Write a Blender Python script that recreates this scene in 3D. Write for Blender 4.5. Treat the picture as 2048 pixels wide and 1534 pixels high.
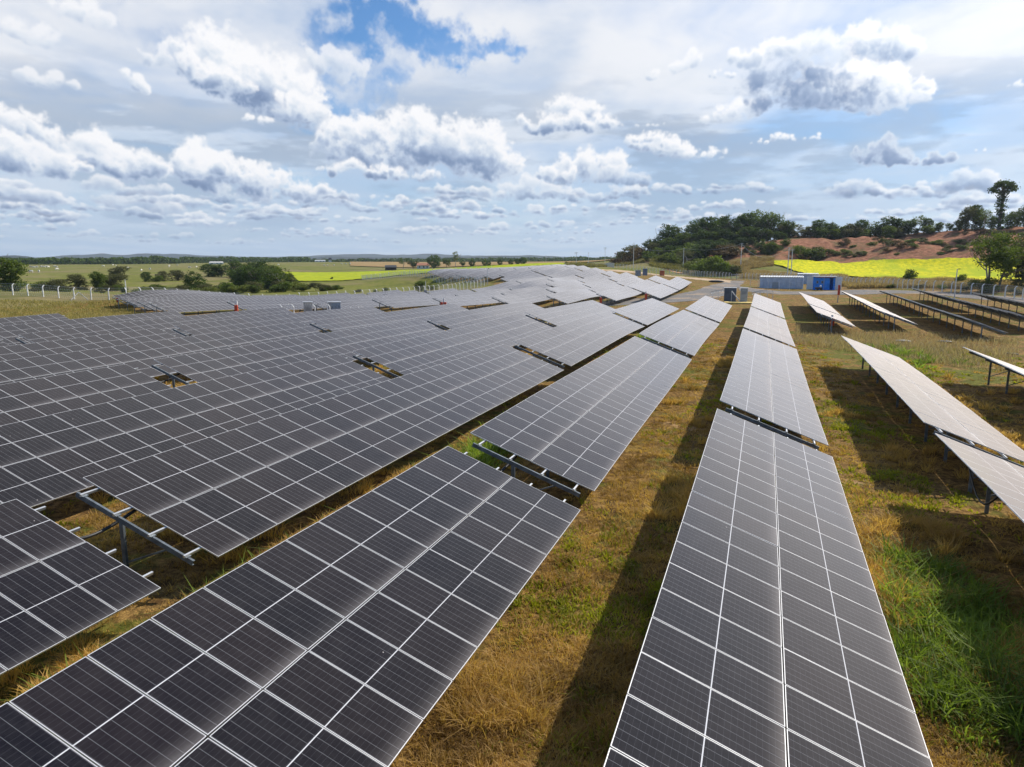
import bpy, bmesh, math, random
import numpy as np
from mathutils import Vector, Matrix
R = math.radians
random.seed(7)
rng = np.random.default_rng(7)
for o in list(bpy.data.objects):
    bpy.data.objects.remove(o)
scene = bpy.context.scene
COL = scene.collection

# ------------------------------------------------------------------ camera
# world frame: X runs across the module rows, Y along them; the near ground is z = 0
EYE = 8.4
FPX = 1411.6                     # focal length for a 2048 px wide picture
PITCH = R(10.05)
YAW = R(19.5)
cam_d = bpy.data.cameras.new('camera')
cam_d.sensor_fit = 'HORIZONTAL'
cam_d.sensor_width = 36.0
cam_d.lens = 36.0 * FPX / 2048.0
cam_d.clip_start = 0.1
cam_d.clip_end = 60000
cam = bpy.data.objects.new('camera', cam_d)
COL.objects.link(cam)
cam.location = (0, 0, EYE)
cam.rotation_euler = (R(90) - PITCH, 0, YAW)
scene.camera = cam

# ------------------------------------------------------------------ sun, exposure
SUN_AZ = R(44)                   # measured from +Y towards +X
SUN_EL = R(44)
sun_d = bpy.data.lights.new('sun', 'SUN')
sun_d.energy = 5.0
sun_d.angle = R(0.5)
sun_d.color = (1.0, 0.93, 0.82)
sun = bpy.data.objects.new('sun', sun_d)
COL.objects.link(sun)
sdir = Vector((math.sin(SUN_AZ) * math.cos(SUN_EL), math.cos(SUN_AZ) * math.cos(SUN_EL), math.sin(SUN_EL)))
sun.rotation_euler = sdir.to_track_quat('Z', 'Y').to_euler()
scene.view_settings.view_transform = 'Standard'
scene.view_settings.look = 'None'
scene.view_settings.exposure = 0.0
scene.view_settings.gamma = 1.0
scene.view_settings.use_curve_mapping = False

# ------------------------------------------------------------------ node helpers
class NT:
    def __init__(self, tree):
        self.t = tree; self.n = tree.nodes; self.l = tree.links
    def node(self, typ, **kw):
        n = self.n.new(typ)
        for k, v in kw.items():
            setattr(n, k, v)
        return n
    def put(self, sock, v):
        if v is None: return
        if hasattr(v, 'is_linked') or hasattr(v, 'links'):
            self.l.new(v, sock)
        else:
            if isinstance(v, (tuple, list)) and len(v) == 3 and sock.type == 'RGBA':
                v = (*v, 1)
            sock.default_value = v
    def math(self, op, a, b=None, c=None, clamp=False):
        n = self.node('ShaderNodeMath', operation=op, use_clamp=clamp)
        self.put(n.inputs[0], a); self.put(n.inputs[1], b); self.put(n.inputs[2], c)
        return n.outputs[0]
    def vec(self, op, a, b=None, c=None, s=None):
        n = self.node('ShaderNodeVectorMath', operation=op)
        self.put(n.inputs[0], a); self.put(n.inputs[1], b); self.put(n.inputs[2], c)
        if s is not None: self.put(n.inputs['Scale'], s)
        return n.outputs['Value'] if op in ('DOT_PRODUCT', 'LENGTH', 'DISTANCE') else n.outputs['Vector']
    def noise(self, v, scale, detail=4, rough=0.55, dist=0.0, color=False, lac=2.0):
        n = self.node('ShaderNodeTexNoise')
        if v is not None: self.l.new(v, n.inputs['Vector'])
        n.inputs['Scale'].default_value = scale; n.inputs['Detail'].default_value = detail
        n.inputs['Roughness'].default_value = rough; n.inputs['Distortion'].default_value = dist
        n.inputs['Lacunarity'].default_value = lac
        return n.outputs['Color'] if color else n.outputs['Fac']
    def mix(self, f, a, b, blend='MIX'):
        n = self.node('ShaderNodeMix', data_type='RGBA', blend_type=blend)
        self.put(n.inputs['Factor'], f); self.put(n.inputs[6], a); self.put(n.inputs[7], b)
        return n.outputs[2]
    def ramp(self, f, lo, hi, a=0.0, b=1.0, smooth=True):
        n = self.node('ShaderNodeMapRange', interpolation_type='SMOOTHSTEP' if smooth else 'LINEAR')
        self.put(n.inputs[0], f); self.put(n.inputs[1], lo); self.put(n.inputs[2], hi)
        self.put(n.inputs[3], a); self.put(n.inputs[4], b)
        return n.outputs[0]
    def xyz(self, v):
        n = self.node('ShaderNodeSeparateXYZ'); self.l.new(v, n.inputs[0]); return n.outputs
    def comb(self, x, y, z=0.0):
        n = self.node('ShaderNodeCombineXYZ')
        self.put(n.inputs[0], x); self.put(n.inputs[1], y); self.put(n.inputs[2], z)
        return n.outputs[0]

# ------------------------------------------------------------------ directions (photo pixel -> world direction)
_c, _s = math.cos(PITCH), math.sin(PITCH)
_cy, _sy = math.cos(YAW), math.sin(YAW)
def ray(u, v):
    a = (u - 1024) / FPX; b = (767 - v) / FPX
    x, y, z = a, _c + b * _s, -_s + b * _c
    return np.array([x * _cy - y * _sy, x * _sy + y * _cy, z])
def az_el(u, v):
    d = ray(u, v)
    az = math.degrees(math.atan2(d[0], d[1])) + 19.5      # 0 = straight ahead of the camera
    return az, math.degrees(math.atan2(d[2], math.hypot(d[0], d[1])))

# ------------------------------------------------------------------ sky
world = bpy.data.worlds.new('World'); scene.world = world
world.use_nodes = True
W = NT(world.node_tree); W.n.clear()
sky = W.node('ShaderNodeTexSky', sky_type='NISHITA')
sky.sun_disc = False
sky.sun_elevation = SUN_EL
sky.sun_rotation = SUN_AZ
sky.altitude = 200; sky.air_density = 1.0; sky.dust_density = 0.6; sky.ozone_density = 2.0
# ------------------------------------------------------------------ clouds (computed layer: colour + cover over azimuth / elevation)
def _h2(a, b, seed):
    n = (a.astype(np.int64) * 374761393 + b.astype(np.int64) * 668265263 + seed * 144269 + 12345) & 0xffffffff
    n = ((n ^ (n >> 13)) * 1274126177) & 0xffffffff
    return ((n ^ (n >> 16)) & 0xffff) / 65535.0
def vn2(x, y, seed):
    xi = np.floor(x); yi = np.floor(y); fx = x - xi; fy = y - yi
    fx = fx * fx * fx * (fx * (fx * 6 - 15) + 10); fy = fy * fy * fy * (fy * (fy * 6 - 15) + 10)
    return (_h2(xi, yi, seed) * (1 - fx) + _h2(xi + 1, yi, seed) * fx) * (1 - fy) + (_h2(xi, yi + 1, seed) * (1 - fx) + _h2(xi + 1, yi + 1, seed) * fx) * fy
def fbm(x, y, f, octv, seed, gain=0.5):
    s = 0; a = 1; t = 0; c, sn = math.cos(.6), math.sin(.6)
    for i in range(octv):
        s = s + a * vn2(x * f, y * f, seed + i * 17); t += a; a *= gain; f *= 2.03
        x, y = x * c - y * sn, x * sn + y * c
    return s / t
def sstep(x, a, b):
    t = np.clip((x - a) / (b - a), 0, 1); return t * t * (3 - 2 * t)
# clouds: photo pixel centre, half width, height above and below, tilt (down to the right), base darkness, puffs
CLOUDS = [
    (505, 175, 150, 82, 55, 17, 1.0, 90), (420, 150, 80, 40, 32, 10, .7, 30), (600, 215, 50, 34, 26, 10, .5, 20), (330, 120, 60, 24, 20, 10, .12, 16), (515, 238, 34, 14, 14, 0, .3, 8),
    (760, 290, 110, 62, 66, 5, .9, 60), (890, 295, 140, 66, 48, 12, .85, 80), (770, 345, 125, 24, 22, 2, 1.0, 34), (690, 262, 40, 26, 22, 0, .4, 14),
    (450, 350, 100, 52, 44, 12, .9, 56), (570, 370, 88, 36, 26, 8, .9, 36), (390, 330, 50, 34, 26, 0, .5, 18),
    (225, 325, 100, 56, 34, 8, .8, 60), (140, 335, 40, 22, 18, 0, .7, 12), (50, 320, 85, 56, 34, 6, .75, 44), (70, 260, 60, 40, 26, 25, .35, 26), (5, 240, 40, 40, 24, 20, .3, 16),
    (1150, 215, 48, 46, 34, 0, .45, 30), (1135, 245, 98, 30, 26, 4, .8, 40), (1180, 342, 75, 46, 36, 5, .85, 40), (1245, 362, 52, 24, 18, 4, .8, 20), (1110, 345, 40, 20, 20, 0, .5, 12),
    (1320, 292, 84, 26, 22, 10, .6, 36), (1415, 305, 48, 20, 14, 0, .4, 16), (1295, 275, 34, 14, 12, 0, .2, 10),
    (1530, 105, 70, 26, 36, 0, .3, 26), (1760, 95, 78, 52, 46, 8, .65, 44), (1700, 175, 150, 50, 48, 4, .75, 60), (1780, 180, 80, 50, 44, 4, .4, 36), (1650, 100, 70, 36, 40, 0, .15, 30), (1465, 222, 66, 24, 24, -12, .25, 22), (1445, 148, 30, 14, 12, 0, .15, 8), (1610, 178, 135, 48, 52, 8, 1.7, 60), (1560, 205, 80, 24, 24, 0, 1.4, 26), (1690, 200, 80, 28, 26, 10, 1.1, 24), (1850, 170, 20, 18, 14, 0, .2, 8),
    (1765, 308, 58, 36, 20, 6, 1.1, 26), (1870, 320, 48, 18, 15, 0, 1.1, 18), (1572, 275, 30, 14, 12, 0, .3, 10), (1515, 282, 26, 8, 8, 0, .3, 6), (1628, 274, 20, 9, 8, 0, .2, 6), (1935, 365, 36, 26, 17, 0, 1.0, 18), (1690, 383, 50, 22, 14, 0, 1.0, 18),
    (1478, 378, 60, 16, 13, 0, 1.0, 18), (1455, 368, 30, 14, 10, 0, .7, 8), (1885, 412, 50, 12, 8, 0, .5, 12), (1825, 385, 46, 12, 10, 0, .9, 12), (1850, 372, 40, 10, 8, 0, .8, 8), (1960, 302, 20, 7, 6, 0, .8, 5), (2040, 170, 30, 12, 10, 0, .15, 8), (2010, 395, 40, 12, 8, 0, .6, 10),
    (275, 402, 54, 28, 16, 5, .4, 26), (40, 398, 60, 26, 18, 8, .7, 26), (150, 432, 22, 14, 8, 0, .15, 10), (88, 440, 30, 8, 6, 0, .3, 8), (20, 372, 40, 12, 10, 0, .5, 10), (410, 445, 40, 14, 9, 0, .4, 12), (460, 415, 46, 18, 11, 0, .5, 14), (372, 432, 30, 10, 7, 0, .3, 8),
    (1065, 388, 62, 28, 18, 0, .8, 24), (960, 385, 40, 16, 12, 0, .7, 12), (900, 382, 46, 16, 12, 0, .7, 12), (725, 412, 56, 16, 12, 0, .8, 16), (640, 405, 44, 14, 10, 0, .7, 12), (580, 430, 60, 12, 10, 0, .7, 14), (530, 402, 40, 14, 10, 0, .4, 12), (820, 408, 60, 14, 10, 0, .8, 14),
    (1180, 395, 40, 14, 10, 0, .8, 12), (1290, 385, 50, 14, 10, 0, .8, 12), (1350, 380, 40, 12, 9, 0, .8, 10), (1240, 415, 60, 10, 9, 0, .8, 10), (1110, 425, 70, 12, 10, 0, .8, 14), (1010, 430, 70, 10, 8, 0, .7, 12), (910, 432, 60, 10, 8, 0, .7, 12), (780, 440, 70, 10, 8, 0, .7, 12), (670, 440, 60, 10, 8, 0, .6, 12),
    (1200, 445, 70, 8, 6, 0, .6, 10), (1050, 455, 80, 8, 6, 0, .5, 10), (900, 460, 80, 8, 6, 0, .5, 10), (1340, 420, 50, 9, 7, 0, .7, 8),
    (90, 155, 60, 24, 22, 0, .12, 22), (270, 165, 34, 18, 20, 30, .25, 12), (60, 60, 60, 34, 30, 0, .08, 18), (1375, 130, 30, 22, 18, -20, .12, 10), (1305, 150, 16, 18, 14, 0, .1, 8), (670, 130, 60, 34, 34, 10, .12, 26), (160, 30, 70, 30, 26, 10, .1, 16), (1300, 248, 30, 8, 8, 0, .1, 6),
]
_lr = np.random.default_rng(44)
for _i in range(120):                                      # layers of small clouds towards the horizon
    _v = 372 + 118 * _lr.uniform() ** .8; _k = (505 - _v) / 110.0
    CLOUDS.append((_lr.uniform(-150, 2150), _v, (26 + 60 * _lr.uniform()) * (.5 + .6 * _k), (7 + 13 * _lr.uniform()) * (.25 + _k), (5 + 6 * _lr.uniform()) * (.25 + _k), 0, _lr.choice([.5, .8, 1.0]), 12))
def blur(a, s):
    n = max(1, int(s)); k = np.exp(-.5 * (np.arange(-2 * n, 2 * n + 1) / max(s, .5)) ** 2); k /= k.sum()
    for ax in (0, 1):
        p = np.pad(a, [(2 * n, 2 * n) if i == ax else (0, 0) for i in (0, 1)], mode='edge')
        a = sum(k[i] * (p[i:i + a.shape[0], :] if ax == 0 else p[:, i:i + a.shape[1]]) for i in range(len(k)))
    return a
def cloud_layer(az, el, extra=()):
    """az, el: degree grids. returns rgb (linear) and alpha"""
    rg = np.random.default_rng(12)
    shp = az.shape; rgb = np.zeros(shp + (3,)); A = np.zeros(shp)
    da = az[0, 1] - az[0, 0]; de = el[1, 0] - el[0, 0]
    # high veil, seen in perspective
    e = np.radians(np.clip(el, 0, 90)); inv = 1 / (np.sin(e) + .05)
    px = np.sin(np.radians(az)) * np.cos(e) * inv; py = np.cos(np.radians(az)) * np.cos(e) * inv
    w1 = fbm(px, py, .7, 4, 3) - .5; w2 = fbm(px, py, .7, 4, 5) - .5
    v = fbm(px + 1.6 * w1, py * .55 + 1.6 * w2, .9, 7, 9, .52)
    v2 = fbm(az, el * 1.6, .05, 6, 21, .55)
    cover = .55 * v + .45 * v2
    wx = (fbm(az, el, .17, 8, 31, .62) - .5) * 17; wy = (fbm(az, el, .17, 8, 37, .62) - .5) * 12
    for (u, vv, rx_, ry_, amt) in [(830, 60, 180, 66, .34), (720, 150, 115, 58, .24), (940, 90, 90, 45, .22), (600, 300, 120, 55, .30), (640, 60, 90, 50, .16), (650, 180, 90, 40, .16), (130, 390, 330, 45, .13), (1230, 300, 220, 60, .04), (300, 60, 120, 40, .05), (1850, 380, 200, 60, .04)]:
        a0, e0 = az_el(u, vv); a1, _ = az_el(u + rx_, vv); _, e1 = az_el(u, vv - ry_)
        q = np.hypot((az + wx - a0) / (a1 - a0), (el + wy - e0) / (e1 - e0)); cover = cover - amt * (1 - sstep(q, .0, 1.25))
    cover = cover - .40 * sstep(np.abs(az), 50, 110) - .36 * sstep(el, 36, 70)  # unseen veil behind and overhead thinned on purpose, to deepen the ground shadows
    A = sstep(cover, .14, .52) * (.55 + .41 * sstep(el, 1, 14))
    br = sstep(fbm(az * .55, el * 1.25, .11, 7, 41, .55) * .6 + .4 * fbm(px, py * .5, 1.6, 6, 47, .55), .36, .62)
    for i, (lo, hi) in enumerate(((.58, .92), (.68, .935), (.84, .97))): rgb[..., i] = lo + (hi - lo) * br
    # soft streaks and patches in the lower sky
    st = sstep(fbm(az * .5, el * 3.2, .16, 7, 55, .58), .44, .64) * sstep(el, .4, 3) * (1 - sstep(el, 9, 17))
    sc = np.array([.76, .82, .90]); rgb = rgb * (1 - st[..., None] * .6) + sc * st[..., None] * .6; A = A + (1 - A) * st * .6
    st = sstep(fbm(az * .6 + 9, el * 3.0, .17, 8, 58, .60), .47, .62) * sstep(el, .8, 3) * (1 - sstep(el, 8, 15))
    sc = np.array([.36, .46, .62]); rgb = rgb * (1 - st[..., None] * .62) + sc * st[..., None] * .5; A = A + (1 - A) * st * .3
    lo = (1 - sstep(el, 1, 11)) * (np.abs(az) < 200)
    hz = np.array([.44, .60, .82]); rgb = rgb * (1 - .55 * lo[..., None]) + hz * .55 * lo[..., None]; A = A + (1 - A) * lo * .75
    fine = fbm(az, el, 1.1, 6, 61, .60) - .5; fine2 = fbm(az, el, 3.2, 4, 67, .6) - .5
    wX = (fbm(az, el, .50, 5, 71, .55) - .5) * 2.0; wY = (fbm(az, el, .50, 5, 73, .55) - .5) * 1.6
    L = np.array([.52, .72, .38]); L /= np.linalg.norm(L)
    for (u, vv, rx_, up, dn, tilt, dark, npf) in sorted(list(CLOUDS) + list(extra), key=lambda c: (-c[1] if c[1] > 365 else 0) + (200 if c[6] > 1.3 else 0)):
        small = 1.0 if up < 30 and vv > 350 else 0.0
        if small and vv > 400 and npf == 12: dark = dark * .9
        rx_ *= 1.0 + .35 * small; up *= 1.02 + .05 * small; dn *= 1.0
        a0, e0 = az_el(u, vv); a1, _ = az_el(u + rx_, vv); _, e1 = az_el(u, vv - up); _, e2 = az_el(u, vv + dn)
        ra = abs(a1 - a0); ru = abs(e1 - e0); rd = abs(e2 - e0); m = max(ra, ru) * 1.5 + 1.5
        i0 = max(0, int((e0 - m - el[0, 0]) / de)); i1 = min(shp[0], int((e0 + m - el[0, 0]) / de) + 1)
        j0 = max(0, int((a0 - m - az[0, 0]) / da)); j1 = min(shp[1], int((a0 + m - az[0, 0]) / da) + 1)
        if i1 - i0 < 3 or j1 - j0 < 3: continue
        X = (az[i0:i1, j0:j1] + wX[i0:i1, j0:j1] * min(1, ru / 1.2) - a0); Y = (el[i0:i1, j0:j1] + wY[i0:i1, j0:j1] * min(1, ru / 1.2) - e0)
        c, s = math.cos(R(tilt)), math.sin(R(tilt)); X, Y = X * c - Y * s, X * s + Y * c
        Hf = np.full(X.shape, -9.0); sm = .10 * ru
        for _ in range(npf):
            t = rg.uniform(-1, 1); env = math.sqrt(max(0, 1 - t * t))
            q = rg.uniform(-.75, .72); cy_ = env * (ru * q if q > 0 else rd * q)
            r = (0.20 + .34 * rg.uniform() ** 1.5) * (ru + rd) * .62 * (.55 + .45 * env)
            cx_ = t * (ra - r * .5); dz_ = rg.uniform(-.4, .4) * ru
            d2 = ((X - cx_) / (1.18 + .9 * small)) ** 2 + (Y - cy_) ** 2
            b = r * 1.0 - d2 / (r + 1e-6) + dz_ * .6           # soft paraboloid
            Hf = np.maximum(Hf, b) + sm * .25 * np.exp(-np.abs(Hf - b) / sm)
        sz = (ru + rd) * .5
        f1 = fine[i0:i1, j0:j1]; f2 = fine2[i0:i1, j0:j1]
        Hn = Hf / sz + .12 + f1 * 1.25 + f2 * .45
        flat = sstep(-Y / max(rd, .2), .55, 1.25)                # trimmed base
        Hn = Hn - flat * 1.2
        a = sstep(Hn + (blur(f1, 2) + f2) * .25, -.30, .55)
        Hs = blur(Hf, .34 / da) + sz * (blur(f1, 3) * .50 + f1 * .08)
        gy, gx = np.gradient(Hs, de, da); k = .62
        nx, ny = -gx * k, -gy * k; nn = np.sqrt(nx * nx + ny * ny + 1); lam = (nx * L[0] + ny * L[1] + L[2]) / nn
        yy = np.clip(Y / (ru + 1e-6), -1.5, 1.2); tt = np.where(Y < 0, Y / (rd + 1e-6), yy)
        thick = sstep(Hn, .1, 1.1)
        bright = .73 + .27 * lam + .15 * tt - dark * (.50 * thick * sstep(-tt, -.85, .85) + .06 * thick) + .16 * (1 - thick) * (1 - sstep(-tt, -.1, .8) * min(1, dark))
        bright = np.clip((bright - .10 * small * dark) * (1 - .12 * small) + f1 * .22, .06, 1.02)
        if dark > 1.3: bright = np.clip(.50 - .24 * sstep(Hn, .1, 1.2) + .10 * lam + f1 * .30 + .10 * tt, .12, 1); a = sstep(Hn + f1 * .5, -.25, .95) ** 1.2
        elif dark > 1.05: bright = bright * .35 + .65 * np.clip(.74 - .40 * sstep(Hn + f1 * .5, -.1, 1.0) + f1 * .25, .1, 1)
        col = np.stack([np.interp(bright, [0, .35, .6, .8, 1.0], v_) for v_ in ([.13, .255, .48, .77, 1.02], [.20, .345, .58, .835, 1.02], [.36, .53, .75, .925, 1.04])], -1)
        w = a * (.42 + .58 * min(1, dark * 2.2 + .25)) * np.clip(.5 + (e0 - .5) / 5.0, .4, 1) * (1 - .25 * small)
        B = rgb[i0:i1, j0:j1]; Ba = A[i0:i1, j0:j1]
        oa = w + Ba * (1 - w)
        rgb[i0:i1, j0:j1] = (col * w[..., None] + B * (Ba * (1 - w))[..., None]) / np.maximum(oa, 1e-5)[..., None]
        A[i0:i1, j0:j1] = oa
    return np.clip(rgb, 0, 4), np.clip(A, 0, 1)
tc = W.node('ShaderNodeTexCoord')
d = W.vec('NORMALIZE', tc.outputs['Generated'])
dx, dy, dz = W.xyz(d)
az = W.math('ADD', W.math('ARCTAN2', dx, dy), YAW)
az = W.math('MULTIPLY', W.math('WRAP', az, math.pi, -math.pi), 180 / math.pi)
el = W.math('MULTIPLY', W.math('ARCSINE', dz), 180 / math.pi)
skycol = W.vec('SCALE', sky.outputs[0], s=0.105)
skycol = W.mix(1.0, skycol, (0.66, 1.0, 1.30), 'MULTIPLY')
def cloud_image(name, a0, a1, e0, e1, n):
    """cloud layer worked out on an azimuth / elevation grid, n cells per degree"""
    A1, E1 = np.meshgrid(np.arange(a0, a1, 1 / n) + .5 / n, np.arange(e0, e1, 1 / n) + .5 / n)
    rgb, a = cloud_layer(A1, E1)
    im = bpy.data.images.new(name, A1.shape[1], A1.shape[0], alpha=True, float_buffer=True)
    im.colorspace_settings.name = 'Non-Color'; im.alpha_mode = 'CHANNEL_PACKED'
    im.pixels.foreach_set(np.concatenate([rgb, a[..., None]], -1).astype(np.float32).ravel()); im.update()
    t = W.node('ShaderNodeTexImage', extension='EXTEND', interpolation='Cubic'); t.image = im
    uvw = W.comb(W.math('DIVIDE', W.math('SUBTRACT', az, a0), a1 - a0), W.math('DIVIDE', W.math('SUBTRACT', el, e0), e1 - e0))
    W.l.new(uvw, t.inputs[0]); return t.outputs
c1 = cloud_image('clouds_ahead', -50.0, 50.0, -2.0, 42.0, 16)
c2 = cloud_image('clouds_around', -180.0, 180.0, -2.0, 90.0, 3)
win = W.math('MULTIPLY', W.ramp(W.math('ABSOLUTE', az), 49.0, 46.0), W.ramp(el, 41.0, 38.0))
ccol = W.mix(win, c2[0], c1[0])
cov = W.math('ADD', W.math('MULTIPLY', c1[1], win), W.math('MULTIPLY', c2[1], W.math('SUBTRACT', 1.0, win)))
glow = W.ramp(W.vec('DOT_PRODUCT', d, tuple(sdir)), 0.5, 1.0, 0.0, 0.30)      # the veil is brighter round the sun
ccol = W.vec('SCALE', ccol, s=W.math('ADD', 0.97, glow))
col = W.mix(cov, skycol, ccol)
bg = W.node('ShaderNodeBackground'); W.l.new(col, bg.inputs[0]); bg.inputs[1].default_value = 1.0
wo = W.node('ShaderNodeOutputWorld'); W.l.new(bg.outputs[0], wo.inputs[0])
world.cycles.sampling_method = 'MANUAL'; world.cycles.sample_map_resolution = 512

# ------------------------------------------------------------------ terrain
SP = 7.6; X00 = 0.68; TILT = R(20.13)
def rx(k): return X00 + SP * k
SEAM = [(0,11,-6.78),(0,28.6,-6.65),(0,61.5,-6.6),(0,98,-6.93),(0,128,-6.75),(1,62,-6.95),(1,91,-7.1),(1,109,-7.1),(1,141,-6.9),(1,30,-7.0),
 (-1,9,-6.53),(-1,20,-6.59),(-1,54,-6.63),(-1,88.7,-6.92),(-1,121,-6.85),(-2,12,-6.49),(-2,46,-6.6),(-2,80,-6.73),(-2,114,-7.0),
 (-3,36.6,-6.53),(-3,71,-6.5),(-3,104.5,-6.95),(-4,29,-6.33),(-4,64,-6.7),(-4,96,-6.84),(-5,53.6,-6.42),(-5,86,-6.76),(-6,46,-6.42),
 (-6,78,-6.77),(-7,38.9,-6.62),(-7,70,-6.54),(-8,62,-6.61),(-9,54,-6.47),(-9,20,-6.6),(2,58,-7.04),(2,100,-7.17),(2,148,-6.8),(3,93,-7.27),
 (3,156,-6.9),(4,165,-6.8),(5,154,-6.95),(2,20,-7.0),(0,-15,-6.8),(-6,-5,-6.5),(4,20,-7.1),(-12,30,-6.8),(6,100,-7.3),
 (-3,148,-7.3),(-3,180,-7.05),(-3,213,-6.1),(-4,140,-7.5),(-4,174,-7.3),(-4,222.5,-6.0),(-5,131,-7.7),(-5,166,-7.9),(-5,202,-7.4),(-5,232,-6.6),
 (-6,121.5,-7.6),(-6,157,-7.4),(-6,192,-7.6),(-6,226,-6.8),(-6,255,-5.67),(-7,112.5,-7.4),(-7,149,-8.1),(-7,183,-7.1),(-7,217,-7.3),(-7,250,-5.8),
 (-7,264,-5.4),(-8,105,-7.35),(-8,174,-8.3),(-8,210,-6.6),(-8,242,-6.3),(-8,266,-4.5),(-9,98,-7.5),(-9,164,-8.4),(-9,193,-7.4),(-9,278,-3.7),
 (-10,88,-7.1),(-10,214,-7.7),(-10,293,-3.5),(-11,80.5,-7.0),(-11,311,-3.5),(-12,85.5,-7.2),(-12,247,-6.6),(-12,327,-3.5),(-13,90.5,-7.6),
 (-14,96,-7.6),(-14,253,-7.2),(-14,330,-4.5),(-15,101,-7.8),(-15,139,-9.2),(-12,146,-9.2),(-11,134,-8.8),(-10,122,-8.3),(-15,260,-6.9),(-18,277,-6.7),(-18,330,-6.0),(-16,330,-5.2)]
CTRL = [(rx(k), y, z + 6.65) for k, y, z in SEAM]
def pt(u, v, dist):
    """world point seen at photo pixel (u, v) at horizontal distance dist"""
    d = ray(u, v); t = dist / math.hypot(d[0], d[1])
    return (d[0] * t, d[1] * t, EYE + d[2] * t)
for u, v, ds in [(10,591,175),(160,600,165),(260,600,160),            # left fence
    (385,589,270),(60,575,300),(250,575,310),(520,585,260),(700,580,250),(850,586,230),(860,572,300),(700,562,400),(620,563,400),(620,546,640),
    (830,549,420),(300,555,480),(100,552,480),(500,545,560),(300,535,850),(100,533,900),(600,532,900),(850,534,850),(300,527,1500),(50,528,1500),
    (650,524,1500),(900,526,1100),(1000,525,1100),(1100,526,900),(1200,524,900),(0,560,420),(-200,560,420),(-300,540,800),(-400,600,200),(-400,528,1500),
    (1490,560,300),(1560,575,226),(1640,580,211),(1700,573,240),(1850,580,205),(2030,597,183),(2200,610,170),(1320,551,330),(1200,536,420),(1250,528,560),
    (1300,532,520),(1380,538,430),(1450,542,390),(1575,552,330),(1140,527,560),
    (1700,553,300),(1800,553,290),(1950,556,275),(2048,562,262),(2200,566,262),
    (1560,531,395),(1700,523,430),(1850,523,430),(2000,525,420),(2200,527,420),
    (1620,512,450),(1750,498,460),(1900,494,455),(2048,492,450),(2200,490,450),
    (1580,478,500),(1700,480,500),(1800,476,500),(1900,470,500),(2048,460,500),(2200,455,500),
    (1300,506,560),(1350,496,560),(1450,490,545),(1520,486,530),(1310,516,500),(1400,514,470),(1500,508,450),(1260,521,600),
    (1400,492,700),(1600,488,700),(1800,484,700),(2048,472,700),(2200,472,700),(1230,520,900),(1300,512,1000),(1800,490,1300),(2200,490,1300),(1500,500,1300)]:
    CTRL.append(pt(u, v, ds))
for a in range(0, 360, 30):      # far ring
    CTRL.append((1900 * math.cos(R(a)), 1900 * math.sin(R(a)), -2.0 if a > 60 else 4.0))
for x, y in [(0,-60),(-80,-60),(80,-60),(100,40),(60,60),(-150,0),(150,150),(0,-300),(-300,-200),(300,-100),(300,200),(40,-10)]:
    CTRL.append((x, y, -0.5))
CTRL = np.array(CTRL)
def _warp(xy):
    r = np.maximum(np.hypot(xy[..., 0], xy[..., 1]), 1e-6)
    q = np.log1p(r / 120.0) / r * 120.0        # even out near and far spacing
    return xy * q[..., None] / 40.0
def _tps(r2):
    return 0.5 * r2 * np.log(r2 + 1e-9)
_cp = _warp(CTRL[:, :2]); _n = len(_cp)
_K = _tps(((_cp[:, None] - _cp[None]) ** 2).sum(-1)) + np.eye(_n) * 2e-3
_Pm = np.hstack([np.ones((_n, 1)), _cp])
_A = np.block([[_K, _Pm], [_Pm.T, np.zeros((3, 3))]])
_w = np.linalg.solve(_A, np.concatenate([CTRL[:, 2], np.zeros(3)]))
def H(x, y):
    x = np.asarray(x, float); y = np.asarray(y, float)
    shp = np.broadcast(x, y).shape
    xy = np.stack([np.broadcast_to(x, shp).ravel(), np.broadcast_to(y, shp).ravel()], -1)
    r = np.hypot(xy[:, 0], xy[:, 1])
    xy = xy * np.minimum(1.0, 1900 / np.maximum(r, 1e-6))[:, None]
    out = np.empty(len(xy))
    for i in range(0, len(xy), 20000):
        q = _warp(xy[i:i + 20000])
        k = _tps(((q[:, None] - _cp[None]) ** 2).sum(-1))
        out[i:i + 20000] = k @ _w[:_n] + _w[_n] + q @ _w[_n + 1:]
    return out.reshape(shp)
def h(x, y): return float(H(np.array([x]), np.array([y]))[0])
def place(u, v, d0=6.0, d1=1900.0):
    """where the line of sight through photo pixel (u, v) meets the terrain"""
    d = ray(u, v); hd = math.hypot(d[0], d[1])
    ts = np.exp(np.linspace(math.log(d0), math.log(d1), 900))
    X = d[0] / hd * ts; Y = d[1] / hd * ts; Z = EYE + d[2] / hd * ts
    g = H(X, Y)
    b = np.nonzero(Z < g)[0]
    i = int(b[0]) if len(b) else len(ts) - 1
    return float(X[i]), float(Y[i]), float(g[i])

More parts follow.
